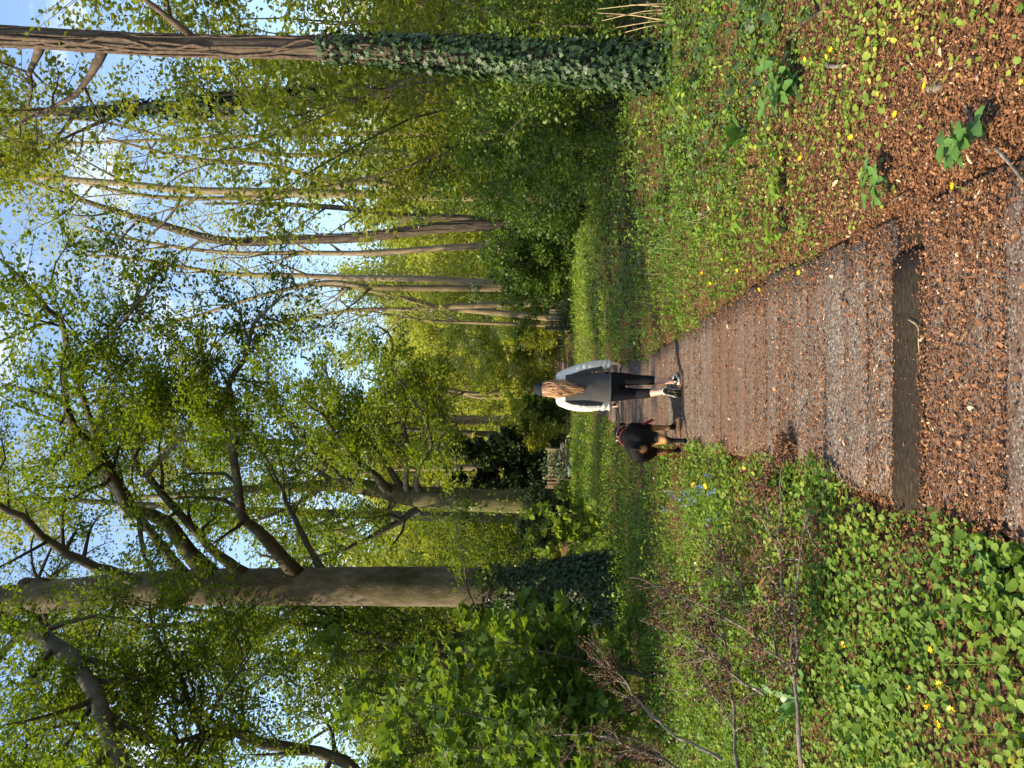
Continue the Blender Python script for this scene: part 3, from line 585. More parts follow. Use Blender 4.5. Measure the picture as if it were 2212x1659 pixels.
bush('hawthorn_bush', 'low dark bush at the foot of the triple-stemmed tree', 'bush', 1285, 440, 23, 2.4, 1.7, 7, 'shrub_leaf', .1, 15, 9, 5, tone=(.3, .2), lo=.05)
bush('hawthorn_bush', 'whitish flowering bush between the triple stems and the old-ivy trunk', 'bush', 1255, 465, 32, 5.2, 2.2, 8, 'shrub_leaf', .13, 14, 9, 5, tone=(.5, .2), flowers=.3, lo=.05)
bush('hawthorn_bush', 'dark round bush left of the old-ivy trunk', 'bush', 1260, 560, 31, 3.6, 1.9, 8, 'shrub_leaf', .13, 14, 9, 5, tone=(.4, .2), lo=.05)
bush('hawthorn_bush', 'pale-leaved bush growing over the right-hand fence', 'bush', 1245, 605, 34, 3.2, 1.7, 8, 'shrub_leaf', .14, 14, 9, 5, tone=(.65, .2), flowers=.1, lo=.05)
bush('hawthorn_bush', 'fresh green bush behind the right-hand fence', 'bush', 1235, 690, 44, 4.2, 2.6, 9, 'pale_leaf', .17, 14, 9, 5, tone=(.5, .2), lo=.05)
bush('hawthorn_bush', 'hawthorn in white blossom right of the path in the distance', 'bush', 1215, 740, 50, 7.0, 2.8, 10, 'pale_leaf', .19, 16, 10, 5, tone=(.65, .2), flowers=.45, lo=.05)  # paler leaf colour on the far bushes stands in for luminous light
bush('hawthorn_bush', 'tall shaded bush where the path disappears', 'bush', 1200, 785, 72, 8, 3.6, 10, 'pale_leaf', .24, 16, 10, 5, tone=(.6, .2), lo=.04)
bush('hawthorn_bush', 'dark leafy bush left of the path behind the woman', 'bush', 1205, 860, 62, 6.5, 3.4, 10, 'pale_leaf', .22, 16, 10, 5, tone=(.45, .25), lo=.04)
bush('hawthorn_bush', 'small-leaved evergreen bush at the left verge behind the woman', 'bush', 1225, 890, 42, 3.2, 1.3, 8, 'shrub_leaf', .15, 14, 9, 5, tone=(.35, .2), flowers=.25, lo=.04)
bush('hawthorn_bush', 'light green bush at the left verge between woman and fence', 'bush', 1215, 940, 46, 4.5, 3.0, 9, 'pale_leaf', .18, 15, 9, 5, tone=(.65, .2), lo=.04)
bush('hawthorn_bush', 'airy bush just right of the left fence panels', 'bush', 1215, 960, 40, 4.6, 1.8, 8, 'pale_leaf', .16, 13, 9, 5, tone=(.6, .2), lo=.05)
bush('yew_tree', 'dark conical ivy-smothered tree leaning behind the left fence panels', 'tree', 1235, 1015, 37, 5.6, 1.5, 9, 'dark_leaf', .17, 26, 12, 5, tone=(.45, .25), r=.06, up=.1, lo=.03)

# low copper-leaved spray hanging among the far left boughs
bush('copper_sapling', 'tuft of copper-brown leaves among the boughs above the woman', 'sapling', 1215, 880, 48, 11.5, .9, 2, 'copper_leaf', .2, 12, 6, 3, lo=.82)

# far wood that reads as one mass: a few tree shapes repeated many times
def far_wood():
    root = empty('far_wood', (0, 100, 0)); kind(root, 'stuff', 'pale sunlit spring woodland closing the view behind everything'); forms = []
    for v in range(8):
        tall = v < 6; wood = Acc(); P_ = []
        if tall:
            H = rng.uniform(15, 20); P = grow([0, 0, -.2], [rng.normal(0, .06), rng.normal(0, .06), 1], H, 7, .05, .05); wood.add(*tube(P, np.linspace(rng.uniform(.16, .24), .03, len(P)), 6, .04, 1, False))
            for b in range(22):
                i = rng.integers(1, 7); a = rng.uniform(0, 6.28); Q = grow(P[i] + (P[i + 1] - P[i]) * rng.uniform(), [math.cos(a), math.sin(a), .9], rng.uniform(2, 4.4) * (1.15 - .08 * i), 4, .18, .04)
                wood.add(*tube(Q, np.linspace(.05, .012, 5), 3, 0, 1, False)); k = int(rng.uniform(150, 260)); P_.append(Q[rng.integers(1, 5, k)] + rng.normal(0, .6, (k, 3)) * [1, 1, .7])
        else:
            for b in range(26):
                a = rng.uniform(0, 6.28); Q = grow([rng.normal(0, 1.3), rng.normal(0, 1.0), 0], [math.cos(a) * .6, math.sin(a) * .6, 1], rng.uniform(1.2, 4.2), 4, .18, .02); wood.add(*tube(Q, np.linspace(.03, .01, 5), 3, 0, 1, False)); k = 130; P_.append(Q[rng.integers(0, 5, k)] + rng.normal(0, .42, (k, 3)))
        P = np.concatenate(P_); k = len(P); tn = np.clip(rng.normal(rng.uniform(.45, .75), .1, k) + .28 * vnoise(P[:, 0], P[:, 2], .9, v), 0, 1)
        V, T, c = scatter(OV2, P, frames(UP[None] * .6 + rng.normal(0, .7, (k, 3))), rng.uniform(.2, .42, k) * (1 if tall else .85), tn)
        forms.append((wood.build('tree_trunk', M['pale_bark'], None, True), mesh_obj('tree_foliage', V, T, M['pale_leaf'], None, c)))
    used = [False] * 8
    def put(v, x, y, s):
        z = float(hgt(x, y)); r = rng.uniform(0, 6.28)
        for o in forms[v]:
            if used[v]: o = o.copy(); COL.objects.link(o)
            o.parent = root; o.location = (x, y - 100, z); o.rotation_euler = (0, 0, r); o.scale = (s, s, s * rng.uniform(.9, 1.1)); o['kind'] = 'stuff'
        used[v] = True
    for y in np.arange(58, 190, 8.0):
        for x in np.arange(-105, 106, 6.0):
            x1, y1 = x + rng.normal(0, 1.9), y + rng.normal(0, 2.2)
            if abs(x1) > .54 * y1 + 5 or abs(x1 - pathx(y1)) < 3.4: continue
            put(int(rng.integers(0, 6)), x1, y1, rng.uniform(.75, 1.15))
            if y1 < 125: put(6 + int(rng.integers(0, 2)), x1 + rng.normal(0, 2.0) + np.sign(x1 - pathx(y1)) * 1.5, y1 + rng.normal(0, 2), rng.uniform(.7, 1.5))
    for x1, y1 in [(rng.uniform(-1, 14), rng.uniform(118, 150)) for _ in range(14)]: put(6, x1, y1, rng.uniform(1, 2)); put(int(rng.integers(0, 6)), x1 + 1, y1 + 14, 1)
far_wood()

# fences
M['weathered_wood'] = noise_mat('weathered_wood', [(.25, (.10, .085, .045)), (.5, (.21, .18, .10)), (.75, (.32, .28, .18))], 6, 6, .9, .4, 40, (3, 3, .3), .01)
M['brown_wood'] = noise_mat('brown_wood', [(.25, (.05, .03, .018)), (.5, (.11, .07, .042)), (.75, (.17, .11, .07))], 6, 6, .85, .4, 40, (3, 3, .3), .01)
M['grey_wood'] = noise_mat('grey_wood', [(.25, (.13, .10, .07)), (.5, (.26, .20, .14)), (.75, (.36, .29, .21))], 6, 6, .9, .4, 40, (3, 3, .3), .01)
def box(w, d, h, top=0.0):
    V = np.array([(sx * w / 2, sy * d / 2, z) for z in (0, h) for sx, sy in ((-1, -1), (1, -1), (1, 1), (-1, 1))], float); V[4:6, 2] -= top
    q = np.array([(0, 3, 2, 1), (4, 5, 6, 7), (0, 1, 5, 4), (1, 2, 6, 5), (2, 3, 7, 6), (3, 0, 4, 7)]); return V, np.concatenate([q[:, [0, 1, 2]], q[:, [0, 2, 3]]])
def fence(label, x0, x1, Y, planks, rails, posts, mat_rail):
    """planks: (x, width, height, base, material, tilt)"""
    t = empty('fence', ((x0 + x1) / 2, Y, 0)); tag(t, label, 'fence')
    for (x, w, h, z0, mt, tilt) in planks:
        V, T = box(w, .022, h, .012); o = mesh_obj('plank', V, T, M[mt]); o.parent = t
        o.location = (x - t.location.x, rng.normal(0, .004), z0); o.rotation_euler = (0, tilt, 0)
    for z in rails:
        V, T = box(x1 - x0, .04, .08); o = mesh_obj('rail', V, T, M[mat_rail]); o.parent = t; o.location = (0, .045, z)
    for x in posts:
        V, T = box(.1, .1, 1.35); o = mesh_obj('post', V, T, M[mat_rail]); o.parent = t; o.location = (x - t.location.x, .09, 0)
    return t
def X_at(y, Y): return pt(1210, y, Y)[0]
Yf = 33.5; pl = []
xa, xb, xc, xd = X_at(1052, Yf), X_at(1030, Yf), X_at(1006, Yf), X_at(971, Yf)
for k in range(3): w = (xb - xa) / 3; pl.append((xa + w * (k + .5), w * .84, 1.27 + rng.normal(0, .01), -.02, 'brown_wood', rng.normal(0, .006)))
k = 0; w = .062
x = xb + .03
while x < xd:
    gap = abs(x - xc) < .05
    if not gap: pl.append((x + w / 2, w * .9, 1.26 + rng.normal(0, .012), -.02, 'weathered_wood', rng.normal(0, .004)))
    x += w
fence('two short fence panels on the left, one narrow-slatted and one of broad brown boards', xa, xd, Yf, pl, (.3, .95), (xa - .02, xb + .01, xc, xd + .03), 'brown_wood')
Yf = 36.5; x0, x1 = X_at(711, Yf), X_at(618, Yf); pl = []; n = 14; w = (x1 - x0) / n
for k in range(n):
    if k in (1, 11): continue
    pl.append((x0 + w * (k + .5), w * rng.uniform(.62, .9), 1.3 + rng.normal(0, .03), -.02, 'grey_wood' if k > 2 else 'brown_wood', rng.normal(0, .012)))
fence('gappy fence of grey upright boards half hidden by ivy on the right', x0, x1, Yf, pl, (.3, .98), (x0 + .02, (x0 + x1) / 2, x1 - .02), 'brown_wood')
def ivy_patch(label, pts, n, size):
    """ivy clambering over a fence: leaves round a few anchor points"""
    t = empty('ivy_plant', pts[0]); tag(t, label, 'ivy'); P = np.concatenate([np.array(p) + rng.normal(0, [.28, .05, .28], (n // len(pts), 3)) for p in pts]); P[:, 2] = np.abs(P[:, 2]); P[:, 1] -= .08; k = len(P)
    V, T, c = scatter(IVY, P, frames(np.array([[0, -1, .5]]) + rng.normal(0, .35, (k, 3)), np.tile(-UP, (k, 1)) + rng.normal(0, .5, (k, 3))), size * rng.uniform(.6, 1.3, k), np.clip(rng.normal(.5, .2, k), 0, 1))
    o = mesh_obj('leaves', V, T, M['ivy_leaf'], None, c); keep_world(o, t); o['kind'] = 'stuff'
    acc = Acc()
    for p in pts: acc.add(*tube(grow([p[0], p[1] - .03, 0], [0, 0, 1], max(p[2], .3), 5, .15), .012, 4))
    acc.build('stems', M['vine'], t, True)
ivy_patch('dark ivy climbing the right end of the gappy fence', [(x1 - .1, Yf, .9), (x1 - .4, Yf, .4), (x1 - .5, Yf, 1.2), (x1 + .2, Yf, .6)], 500, .12)
ivy_patch('ivy on the left end of the gappy fence', [(x0 + .1, Yf, .5), (x0 + .5, Yf, .3)], 200, .12)
ivy_patch('ivy hanging over the narrow-slatted fence panel', [(xb + .35, 33.4, .9), (xb + .2, 33.4, .6), (xb + .5, 33.4, 1.15)], 260, .1)
# ------------------------------------------------------------------ ground cover
def sampler(n, y0, y1, pw, spread=.56, pad=.9):
    u = rng.uniform(0, 1, n); e = 2 - pw
    Y = (y0 ** e + u * (y1 ** e - y0 ** e)) ** (1 / e) if abs(e) > 1e-3 else y0 * (y1 / y0) ** u
    X = rng.uniform(-1, 1, n) * (spread * Y + pad); return X, Y
def cover(name, label, cat, tmpl, mat, n, y0, y1, pw, prob, size, hmax, tone, flat=.5, grow_with=16.0, parent=None, lift=.0, fwd_up=0.0):
    X, Y = sampler(n, y0, y1, pw); s = X - pathx(Y); kp = rng.uniform(0, 1, n) < prob(X, Y, s); X, Y, s = X[kp], Y[kp], s[kp]; k = len(X)
    g = 1 + np.clip(Y - 4, 0, 60) / grow_with
    hm = hmax(X, Y, s) if callable(hmax) else hmax
    Z = hgt(X, Y) + lift + hm * rng.uniform(.1, 1, k) ** .8
    P = np.column_stack([X, Y, Z]); N = UP[None] + rng.normal(0, flat, (k, 3)); F = rng.normal(size=(k, 3)); F[:, 2] += fwd_up
    tn = np.clip(tone(X, Y, s) + rng.normal(0, .13, k), 0, 1)
    V, T, c = scatter(tmpl, P, frames(N, F), size * g * np.where(rng.uniform(0, 1, k) < .25, rng.uniform(1.0, 1.5, k), rng.uniform(.55, 1.15, k)) * (.85 + .3 * vnoise(X, Y, 2.5, 31)), tn)
    o = mesh_obj(name, V, T, M[mat], None, c); kind(o, 'stuff', label, cat); return o
def patch(X, Y, sc, seed): return .5 + .5 * vnoise(X, Y, sc, seed)
edgeL = lambda Y: -.60 - .06 * np.sin(Y * 2.3) - .05 * np.sin(Y * 5.1 + 1)
edgeR = lambda Y: .60 + .05 * np.sin(Y * 1.9 + 2) + .06 * np.sin(Y * 4.7) + .22 * sstep(4.6, 2.6, Y)
# celandine leaves, left foreground, dense
cover('celandine_leaves', 'carpet of round celandine leaves in the left foreground', 'ground cover', HEART, 'celandine_leaf', 112000, 2.0, 8.5, .95,
      lambda X, Y, s: (s < edgeL(Y)) * np.clip(1.15 - .5 * sstep(4.2, 7.5, Y), 0, 1) * (.45 + .75 * patch(X, Y, 2.2, 6)), .034, .10,
      lambda X, Y, s: .52 + .22 * vnoise(X, Y, 1.6, 3) + .12 * sstep(3.4, 2.3, Y), .42)
# celandine, right side, thin and yellowing
cover('yellowing_celandine', 'thin yellowing celandine leaves over brown litter on the right verge', 'ground cover', HEART, 'celandine_leaf', 90000, 2.0, 10, .95,
      lambda X, Y, s: (s > edgeR(Y) + .05) * np.clip(.16 + .95 * sstep(.85, 1.7, s) + .5 * sstep(3.2, 5.0, Y), 0, 1) * (.12 + 1.1 * patch(X, Y, 2.6, 8) ** 1.2), .027, .06,
      lambda X, Y, s: .56 + .2 * vnoise(X, Y, 2.0, 4) + .16 * sstep(4.6, 2.6, Y) - .2 * sstep(5, 8, Y), .42)
# low herbs both sides of the walk
hh = lambda X, Y, s: .06 + .20 * sstep(4, 9, Y) * patch(X, Y, 1.5, 2) + .10 * sstep(1.2, 3, np.abs(s)) * sstep(6, 12, Y)
cover('herbs', 'fresh green herbs of the grassy verges either side of the boardwalk', 'ground cover', OV2, 'herb_leaf', 190000, 3.4, 34, 1.45,
      lambda X, Y, s: np.where(s < 0, (s < edgeL(Y)) * sstep(3.5, 6, Y) * (.55 + .6 * patch(X, Y, 1.3, 9)), (s > edgeR(Y)) * (sstep(4, 7, Y) * (.25 + .8 * patch(X, Y, 1.6, 5)) * (1 - .75 * sstep(1.6, 2.6, s) * sstep(24, 14, Y)))),
      .034, hh, lambda X, Y, s: .42 + .2 * vnoise(X, Y, .9, 7) + .15 * sstep(8, 16, Y), .6)
# ivy carpet on the right
cover('ivy_carpet', 'dark glossy ivy carpeting the bank on the right', 'ground cover', IVY, 'ivy_leaf', 42000, 3.4, 26, 1.4,
      lambda X, Y, s: (s > 1.0) * sstep(1.1, 2.2, s) * sstep(3.8, 6.2, Y) * (.35 + .8 * patch(X, Y, 1.1, 11)), .052, lambda X, Y, s: .05 + .13 * patch(X, Y, .9, 3), lambda X, Y, s: .62 + .18 * vnoise(X, Y, 1.2, 6), .45)
# ivy and leaves under the left beech
cover('shade_leaves', 'shaded low leaves under the beech and the dead bush on the left', 'ground cover', OV2, 'shrub_leaf', 60000, 4.6, 36, 1.3,
      lambda X, Y, s: np.where(s < 0, sstep(-1.6, -2.8, s) * (.3 + .7 * patch(X, Y, .8, 13)), sstep(2.0, 4.0, s) * sstep(8, 14, Y) * (.3 + .7 * patch(X, Y, .8, 14))), .055, lambda X, Y, s: .08 + .35 * patch(X, Y, .8, 4) * sstep(6, 12, Y), lambda X, Y, s: .5 + .2 * vnoise(X, Y, 1, 8), .6)
# clumps of taller herbs: nettles, cleavers, cow parsley leaves
def tall_herbs():
    n = 1500; X, Y = sampler(n, 2.4, 32, 1.1); s = X - pathx(Y); pr = (.22 + .78 * sstep(3.8, 6, Y)) * np.where(s < 0, sstep(-.7, -1.1, s) * (.35 + .65 * patch(X, Y, .9, 23)), sstep(.85, 1.5, s) * (.35 + .65 * patch(X, Y, .9, 24)))
    kp = rng.uniform(0, 1, n) < pr * .8; X, Y, s = X[kp], Y[kp], s[kp]; k = len(X); m = 26
    H = rng.uniform(.10, .34, k) * (.6 + .7 * sstep(.9, 2.6, np.abs(s))) * (.7 + .4 * sstep(5, 9, Y)); W = H * rng.uniform(.35, .6, k); t = rng.uniform(.15, 1, (k, m)); a = rng.uniform(0, 6.28, (k, m)); r = W[:, None] * np.sqrt(rng.uniform(0, 1, (k, m))) * (1.15 - .6 * t)
    P = np.stack([X[:, None] + r * np.cos(a), Y[:, None] + r * np.sin(a), hgt(X, Y)[:, None] + H[:, None] * t], -1).reshape(-1, 3); d = np.stack([np.cos(a), np.sin(a), np.zeros_like(a)], -1).reshape(-1, 3); q = len(P)
    S = np.repeat(rng.uniform(.035, .075, k) * (1 + np.clip(Y - 5, 0, 40) / 30), m) * rng.uniform(.7, 1.2, q); tn = np.clip(np.repeat(rng.uniform(.1, .85, k), m) + rng.normal(0, .1, q) + .15 * t.ravel(), 0, 1); S = np.column_stack([S * np.repeat(rng.uniform(.6, 1.1, k), m), S, S])
    V, T, c = scatter(OV2, P, frames(UP[None] + d * .5 + rng.normal(0, .35, (q, 3)), d + rng.normal(0, .3, (q, 3))), S, tn); o = mesh_obj('tall_herbs', V, T, M['herb_leaf'], None, c); kind(o, 'stuff', 'uneven clumps of nettles and tall herbs through both verges', 'ground cover')
tall_herbs()
# tall grass
def grass():
    n = 66000; X, Y = sampler(n, 2.1, 60, 1.3); s = X - pathx(Y)
    pr = np.where(s < 0, (s < edgeL(Y)) * (.10 + .9 * sstep(4.0, 8, Y)) * (.25 + .9 * patch(X, Y, .7, 15)), (s > edgeR(Y) - .02) * sstep(5, 9, Y) * (.3 + .8 * patch(X, Y, .7, 16)) * (1 - .8 * sstep(1.7, 2.8, s) * sstep(26, 18, Y)))
    pr = pr * np.where(Y > 28, sstep(9, 3, np.abs(s)), 1)
    kp = rng.uniform(0, 1, n) < pr; X, Y, s = X[kp], Y[kp], s[kp]; k = len(X); g = 1 + np.clip(Y - 6, 0, 60) / 14
    P = np.column_stack([X, Y, hgt(X, Y)]); a = rng.uniform(0, 6.28, k); N = np.column_stack([np.cos(a), np.sin(a), rng.uniform(.0, .5, k)])
    H = rng.uniform(.10, .30, k) * (.7 + .5 * patch(X, Y, 1, 3)) * np.where(np.abs(s) < .95, .7, 1); S = np.column_stack([np.where(Y < 6, .0038, .006) * g, H, H]); F = np.tile(UP, (k, 1)) + rng.normal(0, .25, (k, 3))
    tn = np.clip(.5 + .2 * vnoise(X, Y, .8, 5) + rng.normal(0, .14, k), 0, .93); tn[rng.uniform(0, 1, k) < .03] = 1
    V, T, c = scatter(BLADE, P, frames(N, F), S, tn); o = mesh_obj('grass', V, T, M['grass_blade'], None, c); kind(o, 'stuff', 'bright grass along both edges of the boardwalk', 'grass')
grass()
def white_specks():
    n = 1500; X, Y = sampler(n, 6, 34, 1.0); s = X - pathx(Y); kp = (s < -.9) & (s > -5) & (rng.uniform(0, 1, n) < .2 + .8 * patch(X, Y, .7, 19)); X, Y = X[kp], Y[kp]; k = len(X)
    P = np.column_stack([X, Y, hgt(X, Y) + rng.uniform(.1, .28, k)]); V, T, c = scatter(OV2, P, frames(UP[None] + rng.normal(0, .4, (k, 3))), rng.uniform(.014, .028, k) * (1 + Y / 20), rng.uniform(0, 1, k))
    o = mesh_obj('stitchwort', V, T, M['white_petal'], None, c); kind(o, 'stuff', 'tiny white stitchwort flowers dotted through the left verge', 'flowers')
white_specks()

# leaf litter: on the boards in bands, thick on the right verge, thin elsewhere
def litter():
    n = 380000; X, Y = sampler(n, 1.9, 15, 1.75, .34, .55); s = X - pathx(Y)
    row = np.floor((Y - Y0) / PITCH_Y).astype(int); fy = (Y - Y0) / PITCH_Y - row
    rr = np.random.default_rng(5).uniform(.03, .42, 400); rr[6] = .10; rr[7] = .75; rr[8] = .85; rr[9] = .012; rr[10] = .55; rr[11] = .16; rr[12] = .12; rr[13] = .5; rr[14] = .3; rr[15] = .45; rr[17] = .55
    on = np.abs(s) < .64
    band = rr[np.clip(row, 0, 399)] * (.35 + 1.1 * patch(X * .9, Y, 2.2, 21)) + .35 * np.exp(-(np.minimum(fy, 1 - fy) / .07) ** 2) * (row != 9) * (row != 8)
    band = band + .35 * sstep(.30, .62, np.abs(s)) * (np.abs(X) > .5)
    band = np.where((row == 9) & (np.abs(X) < .53 + .06 * vnoise(X, Y, 14, 2)), np.where(np.abs(fy - .5) > .40 + .09 * vnoise(X, Y * .2, 9, 4) + .05 * vnoise(X, Y * .2, 31, 4), .75, .02), band)
    right = (s >= .64) * np.clip(.95 - .35 * sstep(1.2, 2.6, s) - .65 * sstep(4.5, 8, Y), .12, 1)
    left = (s <= -.64) * np.clip(.7 * sstep(-.95, -.66, s) + .12 + .2 * sstep(4.6, 6.0, Y) * sstep(8, 6.5, Y), 0, 1)
    pr = np.where(on, band, right + left) * np.where(on, sstep(16, 9, Y) * .6 + .4, 1)
    kp = rng.uniform(0, 1, n) < pr; X, Y, s, on = X[kp], Y[kp], s[kp], on[kp]; k = len(X)
    zb = np.where(on, .006, hgt(X, Y) + .004); P = np.column_stack([X, Y, zb + rng.uniform(0, .014, k)])
    S = rng.lognormal(math.log(.0118), .38, k) * (1 + np.clip(Y - 4, 0, 30) / 20); S = np.column_stack([S * rng.uniform(.55, 1.0, k), S, S])
    tn = np.clip(rng.normal(.47, .22, k), 0, .95); tn[rng.uniform(0, 1, k) < .012] = 1
    V, T, c = scatter(FLAKE, P, frames(UP[None] + rng.normal(0, .38, (k, 3))), S, tn); o = mesh_obj('leaf_litter', V, T, M['litter'], None, c)
    kind(o, 'stuff', 'orange-brown bud scales and leaf litter on the boards and verges', 'leaf litter')
    # larger old leaves and pale wood chips
    n = 900; X, Y = sampler(n, 2.0, 7, .6, .5, .4); s = X - pathx(Y); kp = (s > .5) | ((np.abs(s) < .6) & (rng.uniform(0, 1, n) < .45)) | (rng.uniform(0, 1, n) < .12); kp &= ~((np.abs(Y - 3.46) < .15) & (np.abs(X) < .55)); X, Y = X[kp], Y[kp]; k = len(X)
    P = np.column_stack([X, Y, np.maximum(hgt(X, Y), .004) + rng.uniform(.006, .02, k)]); S = rng.uniform(.025, .055, k); S = np.column_stack([S * rng.uniform(.3, .9, k), S, S])
    tn = np.clip(rng.normal(.5, .22, k), 0, .9); tn[rng.uniform(0, 1, k) < .16] = 1
    V, T, c = scatter(OV4, P, frames(UP[None] + rng.normal(0, .3, (k, 3))), S, tn); o = mesh_obj('fallen_leaves', V, T, M['litter'], None, c); kind(o, 'stuff', 'old beech leaves and pale chips lying among the litter', 'fallen leaves')
litter()

# ------------------------------------------------------------------ single plants
LEAF_BIG = None
def big_leaf_mesh(name, w, mat, wave=.03, n=7):
    """a broad leaf 1 m long, shared by its copies"""
    V, T = [], []; xs = np.linspace(0, 1, n)
    for i, t in enumerate(xs):
        ww = w * (math.sin(math.pi * min(1, t * 1.02 + .02)) ** .7) * (1 - .25 * t); z = -.35 * t * t + .25 * t; wv = wave * (1 if i % 2 else -1)
        V += [(-ww, t, z + .3 * ww + wv), (0, t, z), (ww, t, z + .3 * ww - wv)]
    for i in range(n - 1):
        a = i * 3
        for j in (0, 1): T += [(a + j, a + j + 1, a + j + 4), (a + j, a + j + 4, a + j + 3)]
    o = mesh_obj(name, np.array(V), np.array(T), mat, None, np.full(len(V), rng.uniform(.2, .8)), True); return o
def rosette(name, label, cat, x, y, leaves, L, w, mat, rise=.5, group=None, z=.03):
    g = gp(x, y, z); t = empty(name, (g[0], g[1], float(hgt(g[0], g[1])))); tag(t, label, cat, group); p = None
    for k in range(leaves):
        if k < 3: p = big_leaf_mesh('leaf', w, M[mat]); o = p; src = getattr(rosette, 'src', []); src.append(o); rosette.src = src
        else: o = rosette.src[-1 - (k % 3)].copy(); COL.objects.link(o)
        o.parent = t; s_ = L * rng.uniform(.6, 1.15); o.scale = (s_, s_, s_)
        o.rotation_euler = (rise * rng.uniform(.3, 1.6), rng.normal(0, .25), 6.283 * (k + rng.uniform(-.3, .3)) / leaves); o.location = (0, 0, rng.uniform(0, .03))
    return t
def leafy_plant(name, label, cat, x, y, stems, H, L, w, mat, group=None, per=3, z=.04):
    """upright stems carrying leaves in threes"""
    g = gp(x, y, z); b = np.array([g[0], g[1], float(hgt(g[0], g[1]))]); t = empty(name, b); tag(t, label, cat, group); acc = Acc(); protos_ = [big_leaf_mesh('leaf', w, M[mat], .015) for _ in range(2)]; first = [True, True]
    for s in range(stems):
        a = rng.uniform(0, 6.28); P = grow(b, [math.cos(a) * .8, math.sin(a) * .8, 1], H * rng.uniform(.6, 1.2), 5, .1, .05); acc.add(*tube(P, (.003, .003, .0025, .002, .002, .0015), 4))
        for lev in ((5,) if H < .14 else (3, 5)):
            a0 = rng.uniform(0, 6.28)
            for j in range(per):
                i = (s + j) % 2
                if first[i]: o = protos_[i]; first[i] = False
                else: o = protos_[i].copy(); COL.objects.link(o)
                o.parent = t; o.location = tuple(P[lev] - b); s_ = L * rng.uniform(.75, 1.2); o.scale = (s_,) * 3; o.rotation_euler = (rng.uniform(-.25, .35), rng.normal(0, .2), a0 + j * 6.283 / per + rng.normal(0, .2))
    st = acc.build('stalks', M['stalk'], t, True)
    for i in (0, 1):
        if first[i]: bpy.data.objects.remove(protos_[i])
    return t
rosette('dock_plant', 'dock with broad grey-green leaves standing in the ivy on the right', 'plant', 1605, 290, 9, .26, .20, 'dock_leaf', .75, z=.1)
rosette('dock_plant', 'dock with long arching leaves before the dead branches on the left', 'plant', 1735, 1515, 11, .30, .12, 'dock_leaf', .75, z=.12)
rosette('dandelion_plant', 'dandelion rosette among celandine in the left foreground', 'plant', 1895, 1500, 10, .19, .13, 'dock_leaf', .6, z=.09)
rosette('dandelion_plant', 'dandelion rosette at the path edge in the left foreground corner', 'plant', 2130, 1245, 7, .16, .15, 'dock_leaf', .4, z=.05)
rosette('dandelion_plant', 'leaf tips of a plant cut by the bottom edge beside the boards', 'plant', 2215, 1185, 5, .10, .16, 'dock_leaf', .5, z=.03)
leafy_plant('nettle_plant', 'dark nettle-like clump in the right verge below the ivy bank', 'plant', 1700, 170, 7, .24, .11, .28, 'dock_leaf', None, 4, .1)
leafy_plant('ground_elder', 'ground elder with flat leaf trios over litter near the lower right', 'plant', 2110, 280, 9, .13, .075, .30, 'dock_leaf')
leafy_plant('ground_elder', 'ground elder clump at the litter edge right of the dark board', 'plant', 1905, 395, 8, .12, .07, .30, 'dock_leaf')
leafy_plant('ground_elder', 'long low clump of ground elder at the path edge on the right', 'plant', 1690, 490, 8, .12, .075, .28, 'herb_leaf')
leafy_plant('ground_elder', 'second ground elder clump beside the long low one', 'plant', 1690, 400, 7, .12, .07, .28, 'herb_leaf')
leafy_plant('bramble_seedling', 'bright bramble shoot at the foot of the near ivy trunk', 'plant', 1500, 200, 6, .3, .11, .30, 'sycamore_leaf', None, 3, .1)
leafy_plant('bramble_seedling', 'bramble shoot with yellowish leaves in the ivy bank', 'plant', 1475, 350, 5, .22, .10, .30, 'celandine_leaf', None, 3, .1)
leafy_plant('bramble_seedling', 'pale green bramble shoot in the middle of the ivy bank', 'plant', 1440, 440, 6, .25, .10, .30, 'sycamore_leaf', None, 3, .1)
leafy_plant('bramble_seedling', 'broad-leaved shoot under the beech at the left', 'plant', 1400, 1330, 6, .3, .13, .3, 'sycamore_leaf', None, 3, .1)

def flower(name, label, cat, x, y, z, r, petals, mat, group, lean=.25):
    g = gp(x, y, z); b0 = np.array([g[0], g[1], float(hgt(g[0], g[1]))]); t = empty(name, b0); tag(t, label, cat, group)
    top = np.array([g[0], g[1], max(z, b0[2] + .04)]); acc = Acc(); mid = (b0 + top) / 2 + rng.normal(0, .012, 3); base = b0 + np.array([*rng.normal(0, .035, 2), 0]); acc.add(*tube(catmull([base, mid, top], 6), .0018, 4)); acc.build('stalk', M['stalk'], t, True)
    N = unit(np.array([rng.normal(0, lean), -.35 + rng.normal(0, lean), 1.0])); a = np.linspace(0, 6.283, petals, endpoint=False) + rng.uniform(0, 1)
    s1 = unit(np.cross(N, [1, 0, 0])); s2 = np.cross(N, s1); F = np.cos(a)[:, None] * s1 + np.sin(a)[:, None] * s2
    pet = (OV2[0] * np.array([.75, 1, 1]), OV2[1])
    V, T, c = scatter(pet, np.tile(top, (petals, 1)), frames(np.tile(N, (petals, 1)) - F * .35, F), np.full(petals, r), rng.uniform(.3, 1, petals)); o = mesh_obj('petals', V, T, M[mat], None, c); keep_world(o, t)
    acc = Acc(); acc.add(*tube([top - N * r * .05, top + N * r * .14], (r * .28, r * .2), 7), .2); acc.build('flower_head', M['yellow_petal'], t)
L_ = 'yellow celandine flower among the round leaves left of the boardwalk'; R_ = 'yellow celandine flower in the thin cover right of the boardwalk'
